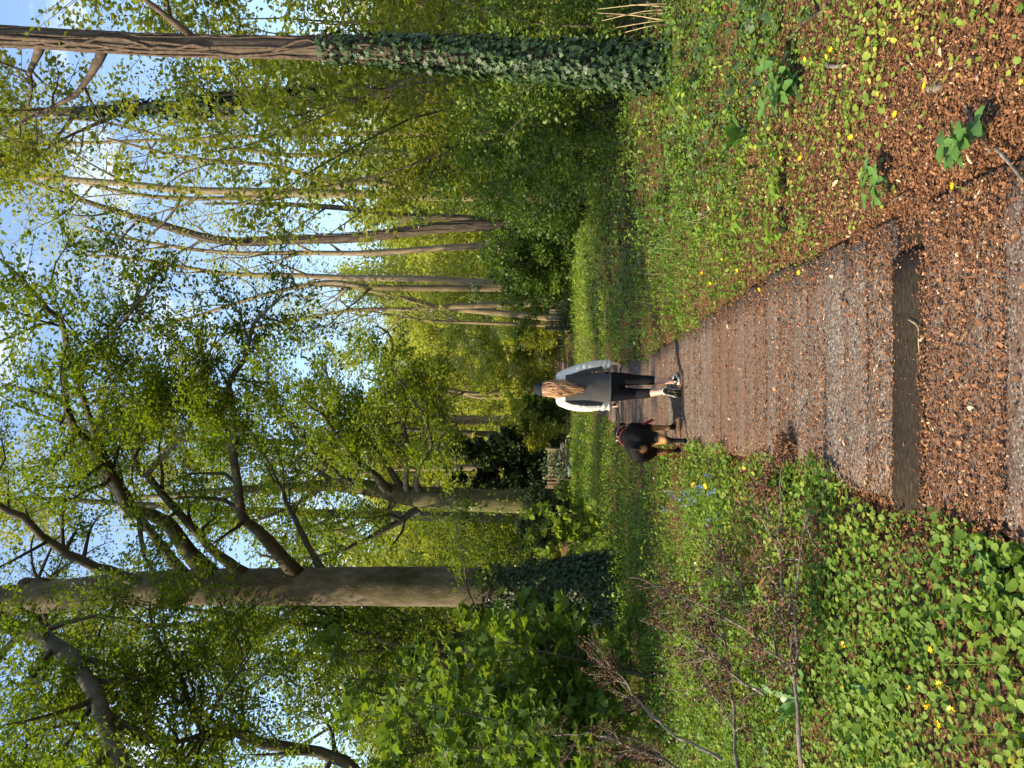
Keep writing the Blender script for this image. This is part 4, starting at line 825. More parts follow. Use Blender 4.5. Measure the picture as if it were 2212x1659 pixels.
for (x, y) in [(1824, 1392), (2011, 1401), (1869, 1453), (1824, 1486), (1967, 1489), (2030, 1479), (2004, 1525), (2056, 1533), (1938, 1559), (2026, 1563), (1736, 1655), (1880, 1370)]:
    flower('celandine_flower', L_, 'flower', x, y, .10, .021, 8, 'yellow_petal', 'celandine flowers left of the boardwalk')
for (x, y) in [(1795, 107), (1787, 123), (1740, 128), (1998, 186), (1838, 297), (1638, 319), (1729, 342), (1688, 342), (1620, 404), (2059, 402), (1934, 247), (1678, 400), (1726, 589), (1516, 590), (1593, 584), (1534, 613), (1641, 625), (1560, 560), (1480, 640)]:
    flower('celandine_flower', R_, 'flower', x, y, .08, .019, 8, 'yellow_petal', 'celandine flowers right of the boardwalk')
flower('dandelion_flower', 'yellow dandelion head standing above the dead branches on the left', 'flower', 1648, 1259, .22, .03, 20, 'yellow_petal', None, .5)
flower('dandelion_flower', 'dandelion flower nearest the dog on the left verge', 'flower', 1498, 1048, .16, .03, 16, 'yellow_petal', None)
flower('dandelion_flower', 'dandelion flower just behind the dog-side one, closer to the camera', 'flower', 1525, 1050, .16, .03, 16, 'yellow_petal', None)
def bluebell(x, y):
    g = gp(x, y, .15); b = np.array([g[0], g[1], float(hgt(g[0], g[1]))]); t = empty('bluebell', b); tag(t, 'small bluebell in the left verge between dog and dead bush', 'flower', 'bluebells in the left verge')
    P = grow(b, [rng.normal(0, .15), rng.normal(0, .15), 1], rng.uniform(.16, .24), 5, .06, -.02); acc = Acc(); acc.add(*tube(P, .0025, 4)); acc.build('stalk', M['stalk'], t, True); k = 9
    V, T, c = scatter(OV4, P[rng.integers(3, 6, k)] + rng.normal(0, .012, (k, 3)), frames(rng.normal(size=(k, 3)), np.tile(-UP, (k, 1)) + rng.normal(0, .5, (k, 3))), rng.uniform(.018, .026, k), rng.uniform(0, 1, k)); o = mesh_obj('bells', V, T, M['blue_petal'], None, c); keep_world(o, t); o['kind'] = 'stuff'
for k in range(16): bluebell(rng.uniform(1440, 1560), rng.uniform(1035, 1125))
def umbel(x, y, Y, H, lab):
    b = base_of(x, y, Y); t = empty('cow_parsley', b); tag(t, lab, 'flower'); acc = Acc(); pts = []
    for s in range(4):
        P = grow(b, [rng.normal(0, .25), rng.normal(0, .25), 1], H * rng.uniform(.75, 1.1), 5, .07); acc.add(*tube(P, (.006, .006, .005, .005, .004, .003), 4))
        k = 40; a = rng.uniform(0, 6.28, k); r = .10 * np.sqrt(rng.uniform(0, 1, k)); pts.append(P[-1] + np.column_stack([np.cos(a) * r, np.sin(a) * r, .03 - r * .2]))
    acc.build('stalks', M['stalk'], t, True); P = np.concatenate(pts); k = len(P)
    V, T, c = scatter(OV2, P, frames(UP[None] + rng.normal(0, .4, (k, 3))), rng.uniform(.03, .05, k), rng.uniform(0, 1, k)); o = mesh_obj('umbels', V, T, M['white_petal'], None, c); keep_world(o, t); o['kind'] = 'stuff'
umbel(1270, 985, 27, .8, 'white cow parsley right in front of the narrow-slatted fence panel')
umbel(1275, 1008, 26, .65, 'white cow parsley before the gap in the left fence')
umbel(1265, 965, 30, .7, 'white cow parsley at the inner end of the left fence')

# fallen wood
def stick(name, label, cat, pts, r, mat='dead_twig', z=.02, cut=False, seg=7):
    P = [gp(x, y, z) for x, y in pts]; t = empty(name, P[0]); tag(t, label, cat); acc = Acc(); C = catmull(P, 12); acc.add(*tube(C, np.linspace(r, r * .75, 12), seg, .12)); acc.build('bark', M[mat], t, True)
    if cut:
        d = unit(C[-1] - C[-2]); a2 = Acc(); a2.add(*tube([C[-1] - d * .002, C[-1] + d * .035], (r * .72, r * .5), seg, .12)); a2.build('broken_end', M['fresh_wood'], t)
    return t
M['fresh_wood'] = noise_mat('fresh_wood', [(.3, (.45, .28, .12)), (.7, (.70, .52, .28))], 40, 4, .8, .4)
stick('broken_branch', 'short broken branch with a pale split end on the right verge', 'branch', [(1785, 140), (1800, 143), (1822, 142)], .014, 'dead_twig', .05, True)
stick('fallen_branch', 'curved dead branch lying in the ivy at the right edge', 'branch', [(1795, 0), (1775, 25), (1740, 45), (1705, 85)], .012, 'ivy_bark', .06)
stick('wood_piece', 'split piece of brown wood half sunk in the right litter', 'wood', [(2010, 190), (2024, 190), (2040, 188)], .02, 'dead_twig', .02)
stick('fallen_twig', 'forked grey twig lying in the litter at lower right', 'twig', [(2060, 135), (2075, 190), (2090, 240), (2140, 330)], .005, 'dead_twig', .02)
stick('fallen_twig', 'grey twig crossing the litter in the lower right corner', 'twig', [(2150, 320), (2175, 345), (2212, 392)], .007, 'dead_twig', .02)
stick('fallen_twig', 'thin pale twig lying along the edge of the dark board', 'twig', [(1962, 690), (1982, 705), (1984, 735), (1986, 765)], .0028, 'dry_stalk', .022)
stick('fallen_twig', 'reddish twig on the litter right of the nearest boards', 'twig', [(2080, 600), (2105, 595), (2112, 575)], .003, 'litter', .025)
stick('fallen_twig', 'dark twig at the litter edge right of the boards', 'twig', [(1920, 440), (1945, 425), (1985, 430)], .004, 'ivy_bark', .02)
def dry_stalks():
    b = base_of(1450, 25, 9.0); t = empty('dry_stalks', b); tag(t, 'tuft of tall dry tan stalks at the right edge', 'dry plant'); acc = Acc()
    for (x0, y0, x1, y1) in [(1480, 18, 1300, 45), (1490, 30, 1310, 35), (1500, 8, 1290, 20), (1470, 40, 1330, 60), (1500, 22, 1360, 10), (1440, 45, 1290, 28), (1495, 5, 1400, 40), (1460, 50, 1350, 70)]:
        P = catmull([pt(x0, y0, 9), pt((x0 + x1) / 2, (y0 + y1) / 2 + rng.normal(0, 6), 9 + rng.normal(0, .15)), pt(x1, y1, 9 + rng.normal(0, .3))], 9); P[0, 2] = .02
        acc.add(*tube(P, np.linspace(.007, .003, 9), 5, .05))
    o = acc.build('stalk', M['dry_stalk'], t, True); o['kind'] = 'stuff'
dry_stalks()
# dead bush and fallen dead branches with brown withered leaves, left
def dead(name, label, lines, n1, L1, dens, tone):
    p0 = pt(*lines[0][0][0]); t = empty(name, (p0[0], p0[1], 0)); tag(t, label, 'dead branch'); fol = Foliage()
    for (pts, r0, r1) in lines:
        P = [pt(x, y, d) for x, y, d in pts]; acc = Acc(); C = catmull(P, 16); C[1:-1] += rng.normal(0, r0 * .5, (14, 3)); C[:, 2] = np.maximum(C[:, 2], .02)
        acc.add(*tube(C, np.linspace(r0, r1, 16), 6, .1)); 
        for a in range(n1):
            i = rng.integers(3, 15); d = unit(unit(C[i + 1 if i < 15 else 15] - C[i - 1]) * .7 + np.array([rng.normal(0, .7), rng.normal(0, .5), rng.uniform(-.2, .8)])); S = grow(C[i], d, L1 * rng.uniform(.5, 1.3), 5, .2, .02); S[:, 2] = np.maximum(S[:, 2], .03)
            acc.add(*tube(S, np.linspace(r0 * .45, .0018, 6), 4, .1, 1, False)); fol.twig(S, dens)
            for b in range(3):
                j = rng.integers(1, 5); W = grow(S[j], unit(unit(S[j + 1] - S[j]) + rng.normal(0, .8, 3)), L1 * .4 * rng.uniform(.5, 1.3), 3, .2, .0); W[:, 2] = np.maximum(W[:, 2], .03); acc.add(*tube(W, np.linspace(.0028, .0012, 4), 3, 0, 1, False)); fol.twig(W, dens)
        acc.build('branch', M['dead_twig'], t, True)
    fol.build('withered_leaves', M['dead_leaf'], FLAKE, .021, .024, t, 1.2, (tone, .22))
dead('fallen_branch', 'long pale dead branch lying among green plants on the left, brown leaves at its tips',
     [([(1731, 1670, 4.0), (1722, 1500, 4.1), (1721, 1406, 4.15), (1718, 1320, 4.2), (1723, 1256, 4.2), (1738, 1139, 4.2), (1750, 1110, 4.2)], .011, .004),
      ([(1718, 1330, 4.2), (1690, 1290, 4.25), (1690, 1210, 4.3), (1700, 1150, 4.3)], .008, .003), ([(1722, 1420, 4.15), (1690, 1440, 4.2), (1660, 1340, 4.3), (1680, 1330, 4.3)], .007, .003)], 10, .34, 16, .5)
dead('dead_bush', 'withered brown bush with lichen-grey twigs on the left between dock and beech',
     [([(1600, 1690, 4.9), (1588, 1600, 5.2), (1585, 1540, 5.3), (1575, 1470, 5.4), (1571, 1406, 5.5), (1540, 1330, 5.6)], .012, .004),
      ([(1650, 1500, 5.0), (1600, 1470, 5.2), (1564, 1440, 5.3), (1501, 1390, 5.5), (1480, 1370, 5.6)], .011, .004),
      ([(1560, 1640, 5.6), (1470, 1593, 5.8), (1397, 1536, 6.0), (1337, 1456, 6.1), (1270, 1416, 6.2)], .014, .004),
      ([(1560, 1700, 5.6), (1463, 1659, 5.8), (1370, 1616, 5.9), (1287, 1586, 6.0), (1200, 1589, 6.1)], .014, .004),
      ([(1640, 1420, 5.1), (1620, 1330, 5.3), (1590, 1250, 5.5), (1560, 1180, 5.7)], .008, .003), ([(1640, 1380, 5.1), (1560, 1330, 5.4), (1480, 1290, 5.7), (1430, 1270, 5.9)], .008, .003)], 12, .42, 20, .42)
dead('fallen_branch', 'small brown withered spray lying on the left ends of the boards',
     [([(1690, 1110, 4.95), (1685, 1050, 5.0), (1690, 1010, 5.0), (1700, 985, 5.0)], .006, .002), ([(1660, 1120, 5.1), (1655, 1060, 5.2), (1650, 1020, 5.3)], .005, .002)], 9, .16, 16, .5)
# ------------------------------------------------------------------ woman, dog, leash
def loft(P, A, B, seg=18):
    """closed tube through centres P with half-axis vectors A and B"""
    P, A, B = (np.asarray(x, float) for x in (P, A, B)); n = len(P); a = np.arange(seg) * 2 * np.pi / seg
    V = (P[:, None] + np.cos(a)[None, :, None] * A[:, None] + np.sin(a)[None, :, None] * B[:, None]).reshape(-1, 3)
    i = np.arange(n - 1)[:, None] * seg; j = np.arange(seg)[None]; k = (j + 1) % seg
    q = np.stack([i + j, i + k, i + seg + k, i + seg + j], -1).reshape(-1, 4); T = np.concatenate([q[:, [0, 1, 2]], q[:, [0, 2, 3]]])
    V = np.concatenate([V, P[:1], P[-1:]]); c0, c1 = len(V) - 2, len(V) - 1; jj = np.arange(seg); kk = (jj + 1) % seg; base = (n - 1) * seg
    return V, np.concatenate([T, np.stack([np.full(seg, c0), kk, jj], 1), np.stack([np.full(seg, c1), base + jj, base + kk], 1)])
def zloft(rows, seg=20):
    """rows of (z, cx, cy, half x, half y)"""
    r = np.array(rows, float); P = r[:, [1, 2, 0]]; A = np.column_stack([r[:, 3], 0 * r[:, 3], 0 * r[:, 3]]); B = np.column_stack([0 * r[:, 4], r[:, 4], 0 * r[:, 4]]); return loft(P, A, B, seg)
def capsule(P, R, n=14, seg=14):
    """limb through joints P with radii R and rounded ends"""
    C = catmull(P, n); Rr = np.interp(np.linspace(0, 1, n), np.linspace(0, 1, len(R)), R); d0 = unit(C[0] - C[1]); d1 = unit(C[-1] - C[-2]); pre, post = [], []
    for f in (.95, .7, .35): pre.append((C[0] + d0 * Rr[0] * f, Rr[0] * math.sqrt(1 - f * f)))
    for f in (.35, .7, .95): post.append((C[-1] + d1 * Rr[-1] * f, Rr[-1] * math.sqrt(1 - f * f)))
    return tube(np.array([p for p, _ in pre] + list(C) + [p for p, _ in post]), np.array([r for _, r in pre] + list(Rr) + [r for _, r in post]), seg)
def ball(c, r, seg=16, n=9):
    c = np.array(c, float); r = np.broadcast_to(np.asarray(r, float), 3); th = np.linspace(.12, math.pi - .12, n)
    return loft(c + np.column_stack([0 * th, 0 * th, r[2] * np.cos(th)]), np.column_stack([r[0] * np.sin(th), 0 * th, 0 * th]), np.column_stack([0 * th, r[1] * np.sin(th), 0 * th]), seg)
def fuse(parts, voxel, it=4):
    """one continuous smooth surface from overlapping closed shapes"""
    a = Acc(); [a.add(*p) for p in parts]
    o = mesh_obj('tmp', np.concatenate(a.v), np.concatenate(a.t), M['stalk']); m = o.modifiers.new('r', 'REMESH'); m.mode = 'VOXEL'; m.voxel_size = voxel
    if it: s = o.modifiers.new('s', 'SMOOTH'); s.factor = .5; s.iterations = it
    dg = bpy.context.evaluated_depsgraph_get(); e = o.evaluated_get(dg).to_mesh(); nv = len(e.vertices); V = np.empty(nv * 3); e.vertices.foreach_get('co', V); V = V.reshape(-1, 3)
    e.calc_loop_triangles(); T = np.empty(len(e.loop_triangles) * 3, np.int32); e.loop_triangles.foreach_get('vertices', T); T = T.reshape(-1, 3)
    o.evaluated_get(dg).to_mesh_clear(); me = o.data; bpy.data.objects.remove(o); bpy.data.meshes.remove(me); return V, T
def normals(V, T):
    f = np.cross(V[T[:, 1]] - V[T[:, 0]], V[T[:, 2]] - V[T[:, 0]]); N = np.zeros_like(V); [np.add.at(N, T[:, i], f) for i in range(3)]; return unit(N)
def part(name, V, T, mat, parent, tone=None): o = mesh_obj(name, V, T, mat, parent, tone, True); return o
def two_tone(name, c0, c1, rough, spec=.25, soft=0.0, sheen=0, bump=0, bscale=120):
    m, n, l = new_mat(name); b = n['Principled BSDF']; at = n.new('ShaderNodeAttribute'); at.attribute_name = 'tone'; r = ramp(n, [(.5 - soft, c0), (.5 + soft, c1)])
    if not soft: r.color_ramp.interpolation = 'CONSTANT'
    l.new(at.outputs['Fac'], r.inputs['Fac']); tcn = n.new('ShaderNodeTexCoord'); nz = n.new('ShaderNodeTexNoise'); nz.inputs['Scale'].default_value = bscale; l.new(tcn.outputs['Object'], nz.inputs['Vector'])
    mu = n.new('ShaderNodeMixRGB'); mu.blend_type = 'MULTIPLY'; mu.inputs['Fac'].default_value = .35; l.new(r.outputs['Color'], mu.inputs['Color1']); l.new(nz.outputs['Color'], mu.inputs['Color2']); l.new(mu.outputs['Color'], b.inputs['Base Color'])
    b.inputs['Roughness'].default_value = rough; b.inputs['Specular IOR Level'].default_value = spec; b.inputs['Sheen Weight'].default_value = sheen
    if bump: bp = n.new('ShaderNodeBump'); bp.inputs['Strength'].default_value = bump; bp.inputs['Distance'].default_value = .003; l.new(nz.outputs['Fac'], bp.inputs['Height']); l.new(bp.outputs[0], b.inputs['Normal'])
    return m
M['skin'] = noise_mat('skin', [(.3, (.50, .27, .19)), (.7, (.60, .34, .25))], 14, 4, .5, 0, spec=.35)
M['skin'].node_tree.nodes['Principled BSDF'].inputs['Subsurface Weight'].default_value = .15
M['skin'].node_tree.nodes['Principled BSDF'].inputs['Subsurface Scale'].default_value = .01
M['fleece'] = two_tone('fleece', (.058, .056, .054), (.66, .61, .53), .9, .15, 0, .15, .3, 160)
M['leggings'] = noise_mat('leggings', [(.3, (.004, .004, .005)), (.7, (.007, .007, .009))], 30, 3, .85, 0, spec=.12)
M['cap'] = noise_mat('cap', [(.3, (.006, .008, .014)), (.7, (.012, .015, .024))], 60, 3, .8, .2, spec=.2)
M['hair'] = leaf_mat('hair', [(0, (.09, .036, .014)), (.5, (.30, .145, .055)), (1, (.58, .35, .17))], 0, .42, .45)
M['shoe'] = noise_mat('shoe', [(.3, (.008, .008, .009)), (.7, (.016, .016, .017))], 90, 3, .7, .3, spec=.3)
M['midsole'] = plain('midsole', (.66, .62, .54), .6)
M['camo'] = noise_mat('camo', [(.50, (.012, .011, .010)), (.52, (.15, .125, .055)), (.70, (.19, .165, .09))], 12, 2, .6, .4, 60, spec=.3)
M['camo'].node_tree.nodes['Color Ramp'].color_ramp.interpolation = 'CONSTANT'
M['strap'] = plain('strap', (.010, .010, .011), .7)
M['red_strap'] = noise_mat('red_strap', [(.3, (.22, .02, .018)), (.7, (.36, .04, .03))], 60, 3, .7, .2)
M['brown_strap'] = plain('brown_strap', (.16, .07, .05), .7)
M['metal'] = plain('metal', (.75, .75, .75), .25); M['metal'].node_tree.nodes['Principled BSDF'].inputs['Metallic'].default_value = 1

def hand(wrist, down, palm_n, side, curl, thumb_side):
    """palm, four unequal fingers and a thumb; palm_n = direction the palm faces, side = towards the little finger"""
    w, d, pn, s = (np.asarray(v, float) for v in (wrist, down, palm_n, side)); d, pn, s = unit(d), unit(pn), unit(s); out = []
    k0, k1 = w + d * .012, w + d * .082
    out.append(loft([w - d * .03, k0, w + d * .04, k1, k1 + d * .012], [s * .024, s * .028, s * .038, s * .040, s * .030], [pn * .02, pn * .017, pn * .016, pn * .014, pn * .010], 14))
    for i, (off, L) in enumerate(((-.030, .072), (-.010, .080), (.010, .074), (.029, .058))):
        p = k1 + s * off; a = 0; P = [p - d * .012, p]; 
        for j, f in enumerate((.44, .32, .24)):
            a += curl * (.75 + .12 * i) * (1 if j else .7); P.append(P[-1] + (d * math.cos(a) + pn * math.sin(a)) * L * f)
        out.append(capsule(P, (.0095, .0092, .0088, .0082, .0072), 12, 9))
    t0 = w + d * .025 - s * .022; out.append(capsule([t0, t0 + d * .025 - s * .018 + pn * .012, t0 + d * .052 - s * .018 + pn * .026, t0 + d * .072 - s * .010 + pn * .034], (.013, .0115, .010, .008), 10, 9))
    return out

def shoe(parent, heel, fwd, up, label=None):
    fwd = unit(np.array(fwd, float)); up = np.array(up, float); up = unit(up - fwd * (up @ fwd)); sd = np.cross(fwd, up); mw = Matrix((sd, fwd, up)).transposed().to_4x4(); mw.translation = Vector(heel)
    t = np.linspace(0, 1, 15); L = .262; yy = t * L
    hw = np.interp(t, [0, .04, .12, .3, .5, .68, .85, .95, 1], [.012, .026, .036, .033, .036, .046, .041, .025, .008]); cx = np.interp(t, [0, .4, .7, 1], [0, 0, .004, .008])
    top = np.interp(t, [0, .05, .15, .3, .42, .6, .85, 1], [.075, .088, .09, .088, .075, .058, .045, .036])
    zb = .026; h = (top - zb) / 2
    up_m = part('shoe', *loft(np.column_stack([cx, yy, zb + h * .92]), np.column_stack([hw * .94, 0 * t, 0 * t]), np.column_stack([0 * t, 0 * t, h]), 18), M['shoe'], parent); up_m.matrix_local = mw
    if label: up_m['label'] = label
    def slab(name, z0, z1, k, mat, grow_):
        a = np.concatenate([np.column_stack([cx + hw * k + grow_, yy]), np.column_stack([cx - hw * k - grow_, yy])[::-1]]); n = len(a); spring = np.interp(a[:, 1] / L, [0, .1, .7, 1], [.004, 0, 0, .022])
        V = np.concatenate([np.column_stack([a, z0 + spring]), np.column_stack([a, z1 + spring]), [[0, L / 2, z0], [0, L / 2, z1]]]); j = np.arange(n); k2 = (j + 1) % n
        T = np.concatenate([np.stack([j, k2, n + k2], 1), np.stack([j, n + k2, n + j], 1), np.stack([np.full(n, 2 * n), k2, j], 1), np.stack([np.full(n, 2 * n + 1), n + j, n + k2], 1)]); o = mesh_obj(name, V, T, mat, up_m); return o
    slab('midsole', .008, .034, 1, M['midsole'], .004); slab('outsole', 0, .0075, .96, M['camo'], .002)
    # tread lugs under the sole
    tv = Acc()
    for q in np.linspace(.07, .95, 9):
        for sgn in (-1, 1):
            i = q * 14; w_ = np.interp(i, np.arange(15), hw); c_ = np.interp(i, np.arange(15), cx); V, T = box(w_ * .72, .016, .006); tv.add(V + [c_ + sgn * w_ * .48, q * L, -.0055 + np.interp(q, [0, .1, .7, 1], [.004, 0, 0, .022])], T)
    o = tv.build('tread', M['camo'], None); o.parent = up_m; o['kind'] = 'stuff'
    V, T = box(.012, .004, .035); o = mesh_obj('heel_tab', V + [0, -.001, .045], T, M['midsole'], up_m)
    return up_m

def woman():
    R0 = empty('person', (-.056, 8.98, .008)); R0.scale = (.985,) * 3; tag(R0, 'walker seen from behind in cap, grey-and-cream fleece, black cropped leggings and trainers', 'person')
    # body under the clothes, one surface
    bw = [zloft([(.84, .02, 0, .13, .10), (.95, .02, 0, .135, .095), (1.08, .015, 0, .12, .085), (1.22, .01, 0, .13, .09), (1.34, .0, 0, .145, .085), (1.40, 0, .0, .11, .07), (1.44, 0, .005, .06, .055), (1.47, 0, .01, .048, .05)]),
          capsule([(0, .01, 1.44), (0, .02, 1.50), (0, .03, 1.55)], (.048, .046, .046)), ball((0, .035, 1.575), (.072, .088, .10)), ball((0, .06, 1.53), (.055, .06, .06)),
          ball((.012, .125, 1.565), (.011, .018, .016), 10, 6), ball((-.073, .035, 1.565), (.010, .017, .028), 10, 6), ball((.073, .035, 1.565), (.010, .017, .028), 10, 6),
          capsule([(-.14, 0, 1.36), (-.195, -.02, 1.09), (-.20, .02, .82), (-.20, .02, .79)], (.045, .036, .025, .023)), capsule([(.14, 0, 1.36), (.235, -.03, 1.1), (.288, .0, .82), (.291, 0, .79)], (.045, .036, .025, .023)),
          capsule([(.10, 0, .86), (.108, .01, .66), (.103, .02, .47), (.100, -.012, .33), (.088, -.012, .16), (.083, -.012, .06)], (.095, .07, .05, .050, .030, .027)),
          capsule([(-.06, 0, .86), (-.054, .02, .66), (-.055, .04, .48), (-.05, -.075, .38), (-.037, -.165, .275), (-.03, -.215, .21)], (.095, .07, .05, .050, .032, .028))]
    bw += hand((.292, .0, .795), (.05, .05, -1), (-.75, -.1, .1), (-.1, -1, 0), .75, 1) + hand((-.20, .022, .795), (.02, .05, -1), (.8, .25, .1), (.1, -1, 0), 1.35, 1)
    V, T = fuse(bw, .0078, 2); part('body', V, T, M['skin'], R0)
    # leggings
    lg = [zloft([(.70, .03, 0, .10, .08), (.78, .022, 0, .155, .105), (.88, .02, 0, .15, .108), (.96, .02, 0, .135, .10)]),
          capsule([(.10, 0, .84), (.112, .005, .67), (.104, .02, .47), (.101, -.008, .36), (.099, -.012, .315)], (.10, .079, .058, .057, .052)),
          capsule([(-.058, 0, .84), (-.054, .018, .67), (-.056, .04, .49), (-.052, -.045, .41), (-.047, -.095, .368)], (.10, .082, .06, .058, .053))]
    V, T = fuse(lg, .009, 3); part('leggings', V, T, M['leggings'], R0)
    # fleece: loose body and sleeves
    jk = [zloft([(.79, .018, -.005, .176, .122), (.80, .018, -.005, .180, .125), (.90, .016, -.003, .176, .125), (1.02, .014, 0, .166, .122), (1.14, .010, 0, .160, .120), (1.25, .006, 0, .163, .118), (1.33, .003, 0, .175, .112), (1.385, 0, .0, .160, .095), (1.425, 0, .0, .108, .08), (1.455, 0, .005, .075, .068), (1.475, 0, .012, .066, .064)], 28),
          capsule([(-.135, 0, 1.355), (-.182, -.012, 1.24), (-.200, -.02, 1.09), (-.196, .0, .95), (-.196, .018, .845), (-.198, .02, .815)], (.072, .066, .062, .058, .050, .040), 20, 18),
          capsule([(.135, 0, 1.355), (.190, -.015, 1.24), (.238, -.03, 1.10), (.266, -.012, .95), (.286, .0, .855), (.290, 0, .818)], (.072, .066, .064, .061, .055, .042), 20, 18)]
    V, T = fuse(jk, .0078, 3); N = normals(V, T); x, y, z = V.T
    arm = np.abs(x - .01) > .168 + .03 * sstep(1.1, .8, z)
    fold = .0045 * np.sin(z * 62 + 14 * x + 9 * y + 2 * np.sin(z * 23)) * (.4 + .6 * np.sin(z * 17 + x * 31)) * sstep(1.30, 1.15, z) + .006 * np.sin(z * 105 + x * 40) * sstep(.98, .86, z)
    V = V + N * np.where(arm, fold, .35 * .0045 * np.sin(x * 38 + 3 * np.sin(z * 9)) * sstep(1.3, 1.0, z))[:, None]
    axl = np.interp(z, [.8, .95, 1.09, 1.24, 1.36], [-.196, -.196, -.20, -.182, -.135]); axr = np.interp(z, [.8, .855, .95, 1.1, 1.24, 1.36], [.292, .286, .266, .238, .19, .135])
    white = np.full(len(V), -.05); yoke = (z - (1.312 + .012 * np.cos(x * 9))); white = yoke * 8
    la = (x < -.145) & (z < 1.36); ra = (x > .16) & (z < 1.36)
    white[la] = np.maximum(yoke[la] * 8, ((axl - x)[la] + .004 + .04 * sstep(.90, .86, z[la]) * 2) * 8); white[ra] = np.maximum(yoke[ra] * 8, ((x - axr)[ra] + .014 + .04 * sstep(.90, .86, z[ra]) * 2) * 8)
    tors = (np.abs(x - .012) < .172) & (z < 1.30) & ~((x < -.145) & (x < axl + .03) & (z > 1.0)) & ~((x > .165) & (x > axr - .04) & (z > 1.0)); white[tors] = np.minimum(white[tors], -.1)
    part('jacket', V, T, M['fleece'], R0, np.clip(.5 + white, 0, 1))
    a = np.linspace(0, 6.283, 41)[:-1]; acc = Acc(); ring = np.column_stack([.018 + .181 * np.cos(a), -.005 + .127 * np.sin(a), np.full(40, .808)]); acc.add(*tube(np.concatenate([ring, ring[:1]]), .0035, 5, 0, 1, False)); o = acc.build('hem', M['hem'], None, True); o.parent = R0
    acc = Acc(); c = []
    for (cx_, cy_, cz_) in ((-.198, .02, .812), (.290, 0, .815)):
        acc = Acc(); P = np.column_stack([cx_ + .046 * np.cos(a), cy_ + .046 * np.sin(a), np.full(40, cz_)]); acc.add(*tube(np.concatenate([P, P[:1]]), .009, 6, .05, 1, False)); o = acc.build('cuff', M['cuff'], None, True); o.parent = R0
    # cap: crown, brim turned slightly to the right, button
    th = np.linspace(.05, 1.62, 9); cz = 1.575; V, T = loft(np.column_stack([0 * th, .028 + 0 * th, cz + .108 * np.cos(th)]), np.column_stack([.087 * np.sin(th), 0 * th, 0 * th]), np.column_stack([0 * th, .102 * np.sin(th), 0 * th]), 24)
    cap = part('cap', V, T, M['cap'], R0); cap.rotation_euler = (0, 0, 0)
    bw_ = np.linspace(-1, 1, 11); ang = bw_ * 1.0; Vb = []
    for rr, zz in ((.098, 0), (.135, -.006), (.165, -.016)):
        Vb += [(rr * math.sin(q) * (.9 if rr < .1 else .72), .028 + rr * math.cos(q) * 1.02, 1.578 + zz - .012 * (q * q)) for q in ang]
    Vb = np.array(Vb); n = 11; Vb = np.concatenate([Vb, Vb + [0, 0, .004]]); F = []
    for L0 in (0, 33):
        for r_ in range(2):
            for j in range(10): q = (L0 + r_ * 11 + j, L0 + r_ * 11 + j + 1, L0 + (r_ + 1) * 11 + j + 1, L0 + (r_ + 1) * 11 + j); F += [(q[0], q[1], q[2]), (q[0], q[2], q[3])]
    brim = mesh_obj('brim', Vb, np.array(F), M['cap'], cap, None, True); brim.rotation_euler = (0, 0, -.45)
    V, T = ball((0, .028, 1.684), (.008, .008, .005), 8, 5); part('button', V, T, M['cap'], cap)
    # long wavy hair: a soft core and many locks
    acc = Acc(); core = fuse([zloft([(1.10, .0, -.125, .02, .012), (1.18, .002, -.127, .034, .014), (1.28, .0, -.125, .052, .024), (1.38, 0, -.105, .066, .036), (1.45, 0, -.07, .072, .05), (1.52, 0, -.03, .078, .065), (1.58, 0, .0, .078, .075), (1.60, 0, .01, .07, .07)], 20)], .008, 3); acc.add(core[0], core[1], .25)
    for k in range(230):
        u = rng.uniform(-1, 1); ang = math.pi * 1.5 + u * 1.5; z0 = rng.uniform(1.50, 1.60); s0 = np.array([.080 * math.cos(ang), .028 + .098 * math.sin(ang), z0])
        zend = rng.uniform(1.10, 1.24) + .12 * abs(u) * rng.uniform(.2, 1) ; nn = 14; tt = np.linspace(0, 1, nn); wv = rng.uniform(.006, .016); ph = rng.uniform(0, 6.28); fr = rng.uniform(10, 16)
        xs = s0[0] * (1 - .12 * tt) + .018 * u * np.sin(tt * 3) + wv * np.sin(fr * tt + ph) * tt ** .6 * 1.4; back = -.150 - .012 * rng.uniform(-1, 1.2) + .02 * u * u
        ys = s0[1] + (back - s0[1]) * sstep(0, .55, tt) * (1 - .25 * abs(u)) + wv * .7 * np.cos(fr * tt + ph) * tt; zs = z0 + (zend - z0) * tt
        xs = xs * (1 - .55 * sstep(.45, 1, tt)) + .012 * rng.normal() * tt
        acc.add(*tube(np.column_stack([xs, ys, zs]), np.concatenate([[.003], np.full(nn - 4, rng.uniform(.0045, .0085)), [.006, .004, .001]]), 5, .04, .7, False), float(np.clip(rng.normal(.5, .3), 0, 1)))
    o = acc.build('hair', M['hair'], None, True); o.parent = R0; o['kind'] = 'stuff'
    shoe(R0, (.083, -.055, -.004), (.16, 1, 0), (0, 0, 1)); shoe(R0, (-.018, -.290, .236), (-.05, .085, -.235), (.05, 1, .36), 'left trainer lifted at the heel, camouflage sole showing')
M['hem'] = plain('hem', (.10, .098, .092), .9); M['cuff'] = plain('cuff', (.52, .48, .42), .9)
woman()

